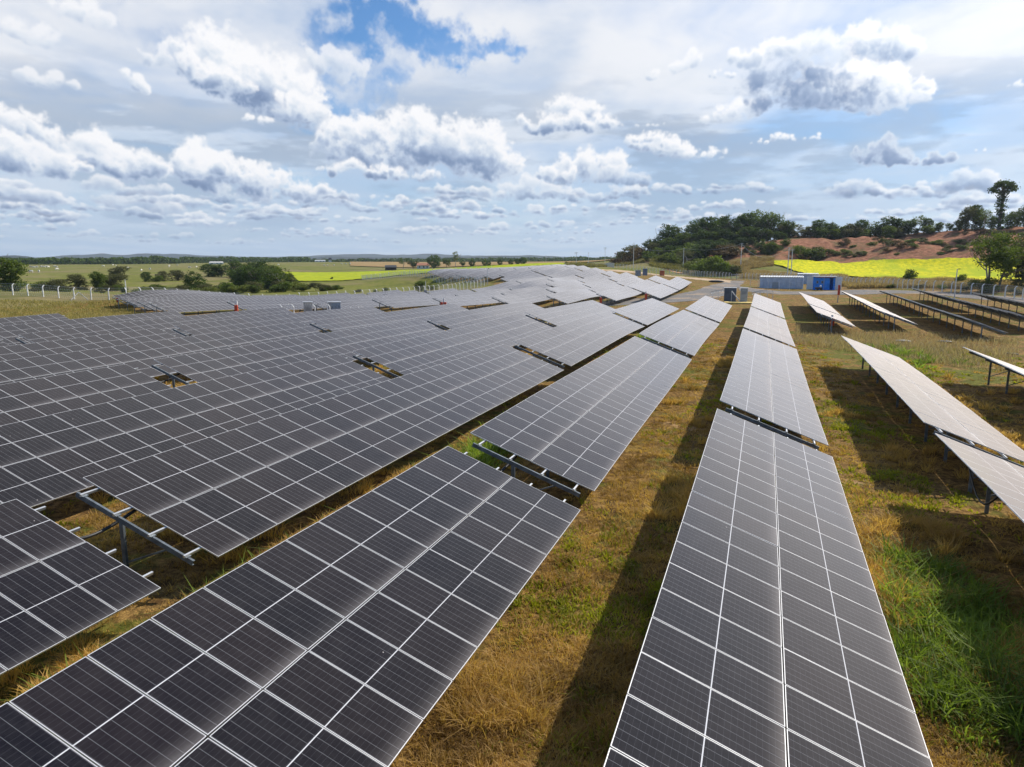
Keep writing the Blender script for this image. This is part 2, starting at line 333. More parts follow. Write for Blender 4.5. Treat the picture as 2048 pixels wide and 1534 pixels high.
# ------------------------------------------------------------------ object helpers
def tag(o, label=None, cat=None, group=None, kind=None):
    if label: o['label'] = label
    if cat: o['category'] = cat
    if group: o['group'] = group
    if kind: o['kind'] = kind
    return o
def link(o, parent=None):
    COL.objects.link(o)
    if parent is not None: o.parent = parent
    return o
def empty(name, loc, rz=0.0):
    o = bpy.data.objects.new(name, None); o.empty_display_size = 0.3
    o.location = loc; o.rotation_euler = (0, 0, rz)
    return link(o)
def mesh_np(name, verts, faces, mats=None, smooth=False, uv=None, attrs=None, fmat=None):
    """verts (n,3); faces: (m,3) or (m,4) array, or list of such arrays"""
    me = bpy.data.meshes.new(name)
    if not isinstance(faces, list): faces = [faces]
    faces = [np.asarray(f, np.int32) for f in faces if len(f)]
    verts = np.asarray(verts, np.float32)
    loops = np.concatenate([f.ravel() for f in faces])
    tot = np.concatenate([np.full(len(f), f.shape[1], np.int32) for f in faces])
    start = np.concatenate([[0], np.cumsum(tot)[:-1]]).astype(np.int32)
    me.vertices.add(len(verts)); me.vertices.foreach_set('co', verts.ravel())
    me.loops.add(len(loops)); me.loops.foreach_set('vertex_index', loops)
    me.polygons.add(len(tot)); me.polygons.foreach_set('loop_start', start)
    me.polygons.foreach_set('loop_total', tot)
    if fmat is not None: me.polygons.foreach_set('material_index', np.asarray(fmat, np.int32))
    me.polygons.foreach_set('use_smooth', np.full(len(tot), smooth))
    me.update(calc_edges=True)
    if uv is not None:
        l = me.uv_layers.new(name='UVMap'); l.data.foreach_set('uv', np.asarray(uv, np.float32)[loops].ravel())
    for k, a in (attrs or {}).items():
        at = me.attributes.new(k, 'FLOAT', 'POINT'); at.data.foreach_set('value', np.asarray(a, np.float32))
    for m in (mats or []): me.materials.append(m)
    return me
class MB:
    """collects simple solids into one mesh"""
    def __init__(s): s.v = []; s.f = []; s.m = []; s.n = 0
    def add(s, v, f, mat=0):
        s.v += [tuple(p) for p in v]; s.f += [tuple(i + s.n for i in q) for q in f]; s.m += [mat] * len(f); s.n += len(v)
        return s
    def box(s, c, size, M=None, mat=0):
        a, b, e = (x / 2 for x in size)
        vs = [Vector((x, y, z)) for x in (-a, a) for y in (-b, b) for z in (-e, e)]
        if M is not None: vs = [M @ p for p in vs]
        vs = [p + Vector(c) for p in vs]
        return s.add(vs, [(0, 1, 3, 2), (4, 6, 7, 5), (0, 4, 5, 1), (2, 3, 7, 6), (0, 2, 6, 4), (1, 5, 7, 3)], mat)
    def bar(s, p, q, w, t=None, up=(0, 0, 1), mat=0):
        p, q = Vector(p), Vector(q); t = t or w
        y = (q - p); L = y.length; y.normalize()
        u = Vector(up)
        if abs(y.dot(u)) > .98: u = Vector((1, 0, 0))
        x = y.cross(u).normalized(); z = x.cross(y)
        M = Matrix((x, y, z)).transposed()
        return s.box((p + q) / 2, (w, L, t), M, mat)
    def tube(s, pts, r, n=8, mat=0, cap=True):
        pts = [Vector(p) for p in pts]
        rs = r if isinstance(r, (list, tuple)) else [r] * len(pts)
        vs = []
        for i, p in enumerate(pts):
            t = (pts[min(i + 1, len(pts) - 1)] - pts[max(i - 1, 0)]).normalized()
            u = Vector((0, 0, 1)) if abs(t.z) < .9 else Vector((1, 0, 0))
            a = t.cross(u).normalized(); b = a.cross(t)
            vs += [p + (a * math.cos(2 * math.pi * j / n) + b * math.sin(2 * math.pi * j / n)) * rs[i] for j in range(n)]
        fs = [(i * n + j, i * n + (j + 1) % n, (i + 1) * n + (j + 1) % n, (i + 1) * n + j) for i in range(len(pts) - 1) for j in range(n)]
        if cap: fs += [tuple(range(n - 1, -1, -1)), tuple(range((len(pts) - 1) * n, len(pts) * n))]
        return s.add(vs, fs, mat)
    def mesh(s, name, mats, smooth=False):
        me = bpy.data.meshes.new(name); me.from_pydata(s.v, [], s.f)
        for m in (mats if isinstance(mats, (list, tuple)) else [mats]): me.materials.append(m)
        me.polygons.foreach_set('material_index', s.m)
        if smooth: me.polygons.foreach_set('use_smooth', [True] * len(s.f))
        me.update(); return me
    def build(s, name, mats, parent=None, smooth=False):
        return link(bpy.data.objects.new(name, s.mesh(name, mats, smooth)), parent)
def copy_tree(o, parent=None):
    c = o.copy(); link(c)
    if parent is not None: c.parent = parent
    for ch in list(o.children): copy_tree(ch, c)
    return c
def bevel(o, w, seg=2):
    m = o.modifiers.new('bevel', 'BEVEL'); m.width = w; m.segments = seg; m.limit_method = 'ANGLE'
    return o

# ------------------------------------------------------------------ materials
def mat(name, color, rough=0.6, metal=0.0, var=0.12, scale=6.0, bump=0.0, spec=0.5):
    m = bpy.data.materials.new(name); m.use_nodes = True
    N = NT(m.node_tree); b = N.n['Principled BSDF']
    t = N.node('ShaderNodeTexCoord')
    f = N.noise(t.outputs['Object'], scale, 5, 0.6)
    dark = tuple(c * (1 - var * 2) for c in color); lite = tuple(min(1, c * (1 + var * 1.4)) for c in color)
    N.l.new(N.mix(N.ramp(f, 0.3, 0.7), dark, lite), b.inputs['Base Color'])
    b.inputs['Roughness'].default_value = rough; b.inputs['Metallic'].default_value = metal
    b.inputs['Specular IOR Level'].default_value = spec
    if bump:
        bn = N.node('ShaderNodeBump'); bn.inputs['Strength'].default_value = bump; bn.inputs['Distance'].default_value = 0.02
        N.l.new(N.noise(t.outputs['Object'], scale * 4, 4, .6), bn.inputs['Height']); N.l.new(bn.outputs[0], b.inputs['Normal'])
    return m
M_STEEL = mat('galvanised_steel', (0.17, 0.195, 0.215), 0.5, 0.55, 0.2, 3.0)
M_ALU = mat('aluminium', (0.68, 0.69, 0.70), 0.38, 0.85, 0.06, 4.0)
M_BACK = mat('backsheet', (0.60, 0.61, 0.62), 0.6, 0, 0.04)
M_CABLE = mat('cable_black', (0.015, 0.015, 0.016), 0.5)
M_CONC = mat('concrete', (0.47, 0.46, 0.43), 0.85, 0, 0.15, 2.0, 0.3)
M_WHITE = mat('white_paint', (0.78, 0.78, 0.76), 0.5, 0, 0.06)
M_ORANGE = mat('red_orange_paint', (0.62, 0.07, 0.02), 0.45, 0, 0.08)
M_RED = mat('red_tarp', (0.50, 0.03, 0.02), 0.7, 0, 0.1)
M_DARK = mat('dark_metal', (0.03, 0.032, 0.036), 0.5, 0.2)
M_GREY = mat('grey_cabinet_paint', (0.34, 0.37, 0.40), 0.45, 0.1, 0.08, 1.5)
M_BLUE = mat('blue_paint', (0.015, 0.27, 0.85), 0.45, 0, 0.1, 1.2)
M_YEL = mat('yellow_pad_paint', (0.72, 0.53, 0.16), 0.7, 0, 0.15, 2)
M_WOOD = mat('weathered_wood', (0.16, 0.12, 0.085), 0.8, 0, 0.2, 3)
M_COW = mat('pale_hide', (0.72, 0.68, 0.60), 0.9, 0, 0.06)
M_WIRE = mat('galvanised_wire', (0.52, 0.53, 0.53), 0.4, 0.6, 0.08)
M_ROOFR = mat('clay_tile', (0.38, 0.16, 0.09), 0.8, 0, 0.2, 2)

def mat_module():
    m = bpy.data.materials.new('module_glass'); m.use_nodes = True
    N = NT(m.node_tree); b = N.n['Principled BSDF']
    uvn = N.node('ShaderNodeUVMap'); U, V, _ = N.xyz(uvn.outputs[0])
    V = N.math('MULTIPLY', N.math('FRACT', N.math('DIVIDE', V, 1.155)), 1.155)
    def band(x, c, w): return N.math('LESS_THAN', N.math('ABSOLUTE', N.math('SUBTRACT', x, c)), w)
    fr = N.math('MAXIMUM', N.math('GREATER_THAN', N.math('ABSOLUTE', N.math('SUBTRACT', V, 0.5775)), 0.5555),
                N.math('GREATER_THAN', N.math('ABSOLUTE', N.math('SUBTRACT', U, 1.139)), 1.126))
    cen = band(U, 1.139, 0.0095)
    # cell columns and rows
    cv = N.math('FRACT', N.math('DIVIDE', N.math('SUBTRACT', V, 0.0305), 0.1823))
    gap = N.math('GREATER_THAN', N.math('ABSOLUTE', N.math('SUBTRACT', cv, 0.5)), 0.485)
    cu = N.math('FRACT', N.math('DIVIDE', U, 0.0925))
    rows = N.math('GREATER_THAN', N.math('ABSOLUTE', N.math('SUBTRACT', cu, 0.5)), 0.480)
    bus = N.math('FRACT', N.math('MULTIPLY', cv, 9.0))
    bus = N.math('GREATER_THAN', N.math('ABSOLUTE', N.math('SUBTRACT', bus, 0.5)), 0.475)
    oi = N.node('ShaderNodeObjectInfo'); rnd = oi.outputs['Random']
    geo = N.node('ShaderNodeNewGeometry'); pos = geo.outputs['Position']
    pv = N.noise(pos, 0.9, 3, 0.5)
    cell = N.mix(rnd, (0.0055, 0.0052, 0.0085), (0.0140, 0.0105, 0.0125))
    cell = N.mix(N.math('MULTIPLY', bus, 0.09), cell, (0.30, 0.30, 0.32))
    cell = N.mix(N.math('MULTIPLY', rows, 0.22), cell, (0.16, 0.16, 0.19))
    cell = N.mix(N.math('MULTIPLY', gap, 0.42), cell, (0.40, 0.41, 0.44))
    # dust: a thin film everywhere and a drift that gathers at the lower edge of every module
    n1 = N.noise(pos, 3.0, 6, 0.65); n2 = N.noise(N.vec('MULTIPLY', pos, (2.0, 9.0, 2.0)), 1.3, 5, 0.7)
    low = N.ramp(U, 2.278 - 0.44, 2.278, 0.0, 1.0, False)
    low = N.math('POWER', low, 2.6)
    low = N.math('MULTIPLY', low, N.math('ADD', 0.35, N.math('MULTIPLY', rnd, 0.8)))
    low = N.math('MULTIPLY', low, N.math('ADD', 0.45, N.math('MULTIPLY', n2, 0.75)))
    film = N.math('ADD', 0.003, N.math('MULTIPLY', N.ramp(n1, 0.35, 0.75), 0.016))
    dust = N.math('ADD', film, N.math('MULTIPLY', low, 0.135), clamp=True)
    # bird droppings and scuffs
    vo = N.node('ShaderNodeTexVoronoi'); N.l.new(pos, vo.inputs['Vector']); vo.inputs['Scale'].default_value = 1.1
    spot = N.math('MULTIPLY', N.math('LESS_THAN', vo.outputs['Distance'], N.math('MULTIPLY', n1, 0.035)), 0.7)
    scf = N.ramp(N.noise(N.vec('MULTIPLY', pos, (1.0, 0.35, 1.0)), 5.0, 8, 0.8, 1.2), 0.66, 0.75, 0.0, 0.09)
    dust = N.math('MAXIMUM', N.math('MAXIMUM', dust, spot), scf)
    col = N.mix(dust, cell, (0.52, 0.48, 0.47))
    col = N.mix(cen, col, (0.56, 0.56, 0.58))
    col = N.mix(fr, col, (0.62, 0.62, 0.63))
    N.l.new(col, b.inputs['Base Color'])
    N.put(b.inputs['Metallic'], N.math('MULTIPLY', fr, 0.35))
    ro = N.math('ADD', 0.16, N.math('MULTIPLY', N.math('MAXIMUM', dust, 0.0), 0.9))
    ro = N.math('MAXIMUM', ro, N.math('MULTIPLY', fr, 0.42))
    N.l.new(ro, b.inputs['Roughness'])
    b.inputs['IOR'].default_value = 1.22
    # forward scattering of the dust film: a broad, weak sheen seen at grazing angles
    lw = N.node('ShaderNodeLayerWeight'); lw.inputs['Blend'].default_value = 0.5
    gl = N.node('ShaderNodeBsdfGlossy'); gl.inputs['Roughness'].default_value = 0.42; gl.inputs['Color'].default_value = (0.92, 0.85, 0.82, 1)
    k = N.math('MULTIPLY', N.math('POWER', lw.outputs['Facing'], 6.0), 0.50)
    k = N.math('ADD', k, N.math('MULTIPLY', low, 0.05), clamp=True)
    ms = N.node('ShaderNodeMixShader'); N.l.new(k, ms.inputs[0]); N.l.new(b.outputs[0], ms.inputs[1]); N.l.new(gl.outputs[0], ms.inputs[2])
    out = [n for n in N.n if n.type == 'OUTPUT_MATERIAL'][0]; N.l.new(ms.outputs[0], out.inputs[0])
    return m
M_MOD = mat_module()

def mat_ground():
    m = bpy.data.materials.new('ground_cover'); m.use_nodes = True
    N = NT(m.node_tree); b = N.n['Principled BSDF']
    geo = N.node('ShaderNodeNewGeometry'); p = geo.outputs['Position']
    at = N.node('ShaderNodeAttribute', attribute_name='pasture'); past = at.outputs['Fac']
    at2 = N.node('ShaderNodeAttribute', attribute_name='soil'); soil = at2.outputs['Fac']
    at3 = N.node('ShaderNodeAttribute', attribute_name='lush'); lush = at3.outputs['Fac']
    n0 = N.noise(p, 0.07, 5, 0.6); n1 = N.noise(p, 0.45, 6, 0.65); n2 = N.noise(p, 3.5, 6, 0.7); n3 = N.noise(p, 22.0, 4, 0.7)
    col = N.mix(N.ramp(n2, 0.32, 0.68), (0.10, 0.052, 0.018), (0.43, 0.265, 0.085))
    col = N.mix(N.ramp(n3, 0.35, 0.70), N.vec('SCALE', col, s=0.6), N.vec('SCALE', col, s=1.25))
    g = N.mix(N.ramp(n2, 0.35, 0.7), (0.075, 0.080, 0.012), (0.20, 0.19, 0.035))
    gm = N.math('ADD', N.math('MULTIPLY', n1, 0.7), N.math('MULTIPLY', n0, 0.5))
    gm = N.ramp(N.math('ADD', gm, N.math('MULTIPLY', lush, 0.20)), 0.60, 0.70)
    col = N.mix(N.math('MULTIPLY', N.ramp(N.noise(p, 0.9, 6, 0.7, 0.5), 0.48, 0.64), 0.75), col, (0.062, 0.034, 0.016))
    col = N.mix(N.math('MULTIPLY', N.ramp(N.noise(p, 0.13, 7, 0.68, 0.4), 0.55, 0.64), 0.55), col, N.mix(N.ramp(n2, .35, .65), (0.085, 0.095, 0.014), (0.23, 0.215, 0.03)))
    col = N.mix(gm, col, g)
    sand = N.ramp(N.math('ADD', N.math('MULTIPLY', N.noise(p, 0.19, 7, 0.66), 0.8), N.math('MULTIPLY', n2, 0.25)), 0.60, 0.68)
    col = N.mix(N.math('MULTIPLY', sand, N.math('SUBTRACT', 0.85, N.math('MULTIPLY', past, 0.6))), col, (0.47, 0.30, 0.15))
    pg = N.mix(N.ramp(n1, 0.3, 0.7), (0.105, 0.135, 0.018), (0.225, 0.205, 0.045))
    pg = N.mix(N.ramp(N.noise(p, 0.018, 6, 0.62), 0.46, 0.60), pg, (0.235, 0.190, 0.085))
    pg = N.mix(N.math('MULTIPLY', N.ramp(n2, 0.52, 0.66), 0.6), pg, (0.055, 0.075, 0.014))
    pg = N.mix(N.math('MULTIPLY', N.ramp(N.noise(p, 0.06, 8, 0.72, .6), 0.50, 0.60), 0.6), pg, (0.09, 0.105, 0.022))
    pg = N.mix(N.math('MULTIPLY', N.ramp(N.noise(N.vec('MULTIPLY', p, (0.35, 1.6, 1.0)), 0.10, 5, 0.6), 0.55, 0.66), 0.4), pg, (0.09, 0.105, 0.028))
    col = N.mix(past, col, pg)
    sc = N.mix(N.ramp(n1, 0.3, 0.7), (0.15, 0.058, 0.030), (0.40, 0.185, 0.105))
    sc = N.mix(N.ramp(N.noise(p, 0.045, 5, 0.6), 0.52, 0.62), sc, (0.105, 0.085, 0.032))
    sc = N.mix(N.ramp(N.noise(p, 0.16, 8, 0.7, 0.8), 0.50, 0.66), sc, (0.17, 0.10, 0.045))
    col = N.mix(soil, col, sc)
    N.l.new(col, b.inputs['Base Color']); b.inputs['Roughness'].default_value = 0.95
    b.inputs['Specular IOR Level'].default_value = 0.1
    bn = N.node('ShaderNodeBump'); bn.inputs['Strength'].default_value = 0.9; bn.inputs['Distance'].default_value = 0.12
    hh = N.math('ADD', N.math('MULTIPLY', n2, 0.8), N.math('MULTIPLY', n3, 0.35))
    N.l.new(hh, bn.inputs['Height']); N.l.new(bn.outputs[0], b.inputs['Normal'])
    return m
M_GROUND = mat_ground()

# ------------------------------------------------------------------ ground sheet (polar, fine towards the view)
def smooth01(x): x = np.clip(x, 0, 1); return x * x * (3 - 2 * x)
def vnoise(x, y, s, seed=0):
    """cheap value noise for masks and relief"""
    xi = np.floor(x / s).astype(int); yi = np.floor(y / s).astype(int)
    fx = smooth01(x / s - xi); fy = smooth01(y / s - yi)
    def hsh(a, b):
        n = (a * 374761393 + b * 668265263 + seed * 144269) & 0xffffffff
        n = ((n ^ (n >> 13)) * 1274126177) & 0xffffffff
        return (n & 0xffff) / 65535.0
    return (hsh(xi, yi) * (1 - fx) + hsh(xi + 1, yi) * fx) * (1 - fy) + (hsh(xi, yi + 1) * (1 - fx) + hsh(xi + 1, yi + 1) * fx) * fy
def relief(x, y):
    """small lumps on top of H; strong on the quarry face"""
    q = soilmask(x, y)
    a = (vnoise(x, y, 3.1, 1) - .5) * 0.12 + (vnoise(x, y, 1.1, 2) - .5) * 0.09
    g = ((vnoise(x, y, 19, 3) - .5) * 4.2 + (vnoise(x, y, 8, 4) - .5) * 2.2 + (vnoise(x, y, 3.5, 5) - .5) * 0.9) * q
    return a + g
def in_view_az(x, y): return np.degrees(np.arctan2(x, y)) + 19.5
def soilmask(x, y):
    a = in_view_az(x, y); r = np.hypot(x, y)
    m = smooth01((a - 16.5) / 5.0) * smooth01((r - 418) / 14) * smooth01((545 - r) / 20)
    m2 = smooth01((a - 12.5) / 2.0) * smooth01((24 - a) / 3) * smooth01((r - 432) / 14) * smooth01((530 - r) / 12)
    return np.maximum(m, m2)
NA = 620
azs = np.concatenate([np.linspace(-180, -42, 60, endpoint=False), np.linspace(-42, 42, NA, endpoint=False), np.linspace(42, 180, 60, endpoint=False)])
rs = np.concatenate([[0.0], np.exp(np.linspace(math.log(1.5), math.log(700), 420)), np.exp(np.linspace(math.log(720), math.log(9000), 70))])
A_, R_ = np.meshgrid(np.radians(azs - 19.5), rs)
GX = R_ * np.sin(A_); GY = R_ * np.cos(A_)
GZ = H(GX, GY) + relief(GX, GY)
GZ = GZ - np.maximum(R_ - 2500, 0) * 0.0006
nr, na = GX.shape
idx = np.arange(nr * na).reshape(nr, na)
q = np.stack([idx[:-1], np.roll(idx, -1, 1)[:-1], np.roll(idx, -1, 1)[1:], idx[1:]], -1).reshape(-1, 4)
q = q[:, ::-1]
# pasture: everything west and north of the fenced site
def pasture(x, y):
    site = [(-124, 40), (-124, 108), (-93, 190), (-88, 235), (-150, 300), (-190, 345), (-150, 380), (-60, 365), (-40, 340), (0, 310), (20, 262), (60, 190), (140, 120), (140, -90), (-124, -90)]
    inside = np.zeros(x.shape, bool); n = len(site)
    for i in range(n):
        x1, y1 = site[i]; x2, y2 = site[(i + 1) % n]
        c = ((y1 > y) != (y2 > y)) & (x < (x2 - x1) * (y - y1) / (y2 - y1 + 1e-9) + x1)
        inside ^= c
    return (~inside).astype(float)
def lushmask(x, y):
    m = np.exp(-(((x - 4.7) / 1.5) ** 2 + ((y - 17.5) / 3.9) ** 2)) * 1.5 * (.55 + .8 * vnoise(x, y, 1.3, 61))
    m = np.maximum(m, 0.9 * np.exp(-(((x + 4.6) / 0.9) ** 2)) * (y < 4))
    for k in (-1,):                              # damp strips below the low edges
        m = np.maximum(m, 1.0 * np.exp(-(((x - (rx(k) - 3.9)) / 1.1) ** 2)) * (y < 120))
    m = np.maximum(m, 0.7 * np.exp(-(((x - 12) / 8) ** 2 + ((y - 72) / 12) ** 2)))
    return m
gx, gy = GX.ravel(), GY.ravel()
gme = mesh_np('ground', np.stack([gx, gy, GZ.ravel()], -1), q, [M_GROUND], True,
              attrs={'pasture': pasture(gx, gy), 'soil': soilmask(gx, gy), 'lush': lushmask(gx, gy)})
tag(link(bpy.data.objects.new('ground', gme)), kind='structure')
def hg(x, y): return float(H(np.array([x]), np.array([y]))[0] + relief(np.array([x]), np.array([y]))[0])

# ------------------------------------------------------------------ solar tables
MW, ML, MP = 1.134, 2.278, 1.155
CT, ST = math.cos(TILT), math.sin(TILT)
def seamz(k, y): return h(rx(k), y) + 1.75
def module_mesh():
    a, b, t = ML / 2, MW / 2, 0.035
    v = [(-a, -b, 0), (a, -b, 0), (a, b, 0), (-a, b, 0), (-a, -b, -t), (a, -b, -t), (a, b, -t), (-a, b, -t)]
    f = np.array([(0, 1, 2, 3), (4, 7, 6, 5), (0, 4, 5, 1), (1, 5, 6, 2), (2, 6, 7, 3), (3, 7, 4, 0)])
    uv = [(0, .0105), (ML, .0105), (ML, .0105 + MW), (0, .0105 + MW)] * 2
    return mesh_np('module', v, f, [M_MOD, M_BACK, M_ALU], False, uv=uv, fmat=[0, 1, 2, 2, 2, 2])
ME_MODULE = module_mesh()
def post_mesh(L):
    mb = MB(); w = 0.12; d = 0.07; t = 0.012       # open C-section
    mb.box((0, 0, -L / 2), (w, t, L)); mb.box((-w / 2 + t / 2, d / 2, -L / 2), (t, d - t - .002, L)); mb.box((w / 2 - t / 2, d / 2, -L / 2), (t, d - t - .002, L))
    return mb.mesh('post', M_STEEL)
ME_POST = post_mesh(2.35)
def rafter_mesh():
    mb = MB(); L = 3.9
    mb.box((0, 0, -.06), (L, .06, .012)); mb.box((0, 0, .062), (L, .06, .012)); mb.box((0, -.032, 0), (L, .008, .13))
    for s in (-1.72, -.58, .58, 1.72): mb.box((s, .0, .078), (.12, .16, .018))
    return mb.mesh('rafter', M_STEEL)
ME_RAFTER = rafter_mesh()
def brace_mesh():
    mb = MB(); mb.bar((-.05, .05, -1.15), (1.45, .05, -.55), .045, .045)
    return mb.mesh('brace', M_STEEL)
ME_BRACE = brace_mesh()
E_POST = -0.45
def frame_at(k, y, e=0.0, off=0.0, dy=0.6):
    """matrix of the module plane at cross position e (m down the slope) and normal offset off"""
    s = (seamz(k, y + dy) - seamz(k, y - dy)) / (2 * dy)
    a = Vector((0, 1, s)).normalized(); b = Vector((CT, 0, -ST)); b = (b - a * b.dot(a)).normalized(); n = b.cross(a)
    o = Vector((rx(k), y, seamz(k, y))) + b * e + n * off
    return Matrix(((b.x, a.x, n.x, o.x), (b.y, a.y, n.y, o.y), (b.z, a.z, n.z, o.z), (0, 0, 0, 1))), o, a, b, n
def rail(k, y0, y1, e, off, w, t, name, m, parent, base):
    ys = np.linspace(y0, y1, max(2, int((y1 - y0) / 2.0) + 1)); vs = []
    for y in ys:
        _, o, a, b, n = frame_at(k, float(y), e, off)
        o = o - base
        vs += [o - b * w / 2 - n * t / 2, o + b * w / 2 - n * t / 2, o + b * w / 2 + n * t / 2, o - b * w / 2 + n * t / 2]
    fs = [(i * 4 + j, (i + 1) * 4 + j, (i + 1) * 4 + (j + 1) % 4, i * 4 + (j + 1) % 4) for i in range(len(ys) - 1) for j in range(4)]
    L = (len(ys) - 1) * 4; fs += [(0, 1, 2, 3), (L + 3, L + 2, L + 1, L)]
    me = bpy.data.meshes.new(name); me.from_pydata([tuple(v) for v in vs], [], fs); me.materials.append(m); me.update()
    return link(bpy.data.objects.new(name, me), parent)
def put(name, me, M, parent, base):
    o = bpy.data.objects.new(name, me); M = M.copy(); M.translation -= base; o.matrix_basis = M
    return link(o, parent)
def solar_table(k, y0, label, group, n=28, detail=2):
    base = Vector((rx(k), y0 + n * MP / 2, h(rx(k), y0 + n * MP / 2)))
    t = empty('solar_table', base); tag(t, label, 'solar table', group)
    L = n * MP
    if detail == 2:
        for i in range(n):
            y = y0 + MP * (i + .5)
            for e in (-1.152, 1.152):
                M, *_ = frame_at(k, y, e, 0.0)
                M = M @ Matrix.Rotation(R(random.gauss(0, .22)), 4, 'X') @ Matrix.Rotation(R(random.gauss(0, .14)), 4, 'Y')
                put('module', ME_MODULE, M, t, base)
    else:
        vs = []; uv = []; fs = []; fm = []
        for e0, e1 in ((-2.291, -.013), (.013, 2.291)):
            s0 = len(vs)
            for i in range(n + 1):
                y = y0 + MP * i
                _, o, a, b, nn = frame_at(k, y, 0, random.gauss(0, .006)); o = o - base
                vs += [o + b * e0, o + b * e1, o + b * e1 - nn * .035, o + b * e0 - nn * .035]
                uv += [(0, MP * i), (ML, MP * i), (ML, MP * i), (0, MP * i)]
            for i in range(n):
                c = s0 + 4 * i
                for j in range(4):
                    fs.append((c + j, c + (j + 1) % 4, c + 4 + (j + 1) % 4, c + 4 + j)); fm.append((0, 2, 1, 2)[j])
            fs += [(s0 + 3, s0 + 2, s0 + 1, s0), (s0 + 4 * n, s0 + 4 * n + 1, s0 + 4 * n + 2, s0 + 4 * n + 3)]; fm += [2, 2]
        me = mesh_np('module_array', [tuple(v) for v in vs], np.array(fs), [M_MOD, M_BACK, M_ALU], False, uv=uv, fmat=fm)
        link(bpy.data.objects.new('module_array', me), t)
    for e in (-1.72, -.58, .58, 1.72):
        rail(k, y0 - .52, y0 + L + .30, e, -.072, .05, .07, 'purlin', M_ALU, t, base)
    npost = max(2, int(L // 4) + 1)
    for i in range(npost):
        y = y0 - .40 + i * 4.0
        M, o, a, b, nn = frame_at(k, y, 0, -.185)
        put('rafter', ME_RAFTER, M, t, base)
        P0 = o + b * E_POST; P0.z -= .05
        put('post', ME_POST, Matrix.Translation(P0), t, base)
        if detail == 2: put('brace', ME_BRACE, Matrix.Translation(P0), t, base)
    return t
ORD = ['first', 'second', 'third', 'fourth', 'fifth', 'sixth', 'seventh', 'eighth', 'ninth', 'tenth', 'eleventh', 'twelfth', 'thirteenth', 'fourteenth', 'fifteenth', 'sixteenth']
PITCHY = 34.15
near = {0: [-3.75, 30.4, 64.55, 98.7], -1: [-12.75, 21.4, 55.6, 89.8], -2: [-21, 13.1, 47.3, 81.5], -3: [4.3, 38.4, 72.6], -4: [-4.1, 30.1, 64.2],
        -5: [21.3, 55.4], -6: [12.75, 46.9], -7: [4.7, 38.9], -8: [30.0], -9: [21.9]}
def rowname(k):
    if k == 0: return 'the row rising from the bottom right'
    return 'the %s row left of the bottom-right row' % ORD[-k - 1]
for k, ys in near.items():
    for i, y in enumerate(ys):
        lab = 'solar table, %s from the camera in %s' % (ORD[i], rowname(k))
        solar_table(k, y, lab, 'solar tables of the front block', 28, 2 if y < 75 else 1)
for k, y, n, lab in [(1, -3.9, 28, 'solar table cut by the right edge, lower of two beyond the bottom-right row'),
                     (1, 30.3, 28, 'long beige solar table leaning at right, above the table cut by the edge'),
                     (2, 26.1, 28, 'thin solar table end poking in from the right edge on two posts')]:
    solar_table(k, y, lab, 'solar tables right of the bottom-right row', n, 2)
right_far = [(1, 91.4, 14, 'short front solar table beside the red extinguisher post, right of the middle'),
             (1, 109.4, 28, 'solar table behind the short one, pointing at the blue kiosk'),
             (2, 98.1, 14, 'short solar table with pale sliver of glass, second row right of the kiosk'),
             (2, 116.1, 28, 'far solar table with pale sliver of glass, starting at the gravel road'),
             (3, 91.2, 28, 'near solar table seen edge-on from below, third row right of the kiosk'),
             (3, 125.4, 28, 'far solar table seen edge-on from below, third row right of the kiosk'),
             (4, 101.5, 28, 'near solar table seen edge-on, fourth row right, reaching the right edge'),
             (4, 135.6, 28, 'far solar table seen edge-on, fourth row right, beside the lamp column'),
             (5, 121.6, 28, 'dark solar table at the far right under the bent fence posts')]
for k, y, n, lab in right_far: solar_table(k, y, lab, 'solar tables of the right-hand block', n, 1)
back = {-3: (148, [28, 28]), -4: (140, [28, 28, 14]), -5: (131, [28, 28, 28]), -6: (121.5, [28] * 4), -7: (112.5, [28] * 4 + [14]), -8: (105, [28] * 5),
        -9: (98, [28] * 5 + [14]), -10: (88, [28, 28, 14]), -11: (80.5, [28, 28, 14]), -12: (85.5, [28, 28, 14]), -13: (90.5, [28, 28]), -14: (96, [28, 14]), -15: (101, [28])}
def series(tabs, blk):
    for j, (k, (y, ns)) in enumerate(tabs.items()):
        for i, n in enumerate(ns):
            lab = 'solar table, %s along the %s row of the %s, rows counted from its right' % (ORD[i], ORD[j], blk)
            solar_table(k, y, lab, 'solar tables of the ' + blk, n, 1)
            y += n * MP + 1.81
series(back, 'rear block')
far = {-10: (214, [28, 28, 14]), -11: (228, [28, 28, 14]), -12: (247, [28, 28, 14]), -13: (250, [28, 28]), -14: (253, [28, 28]), -15: (260, [28, 28]),
       -16: (268, [28, 28]), -17: (274, [28, 28]), -18: (280, [28, 28])}
series(far, 'farthest block')

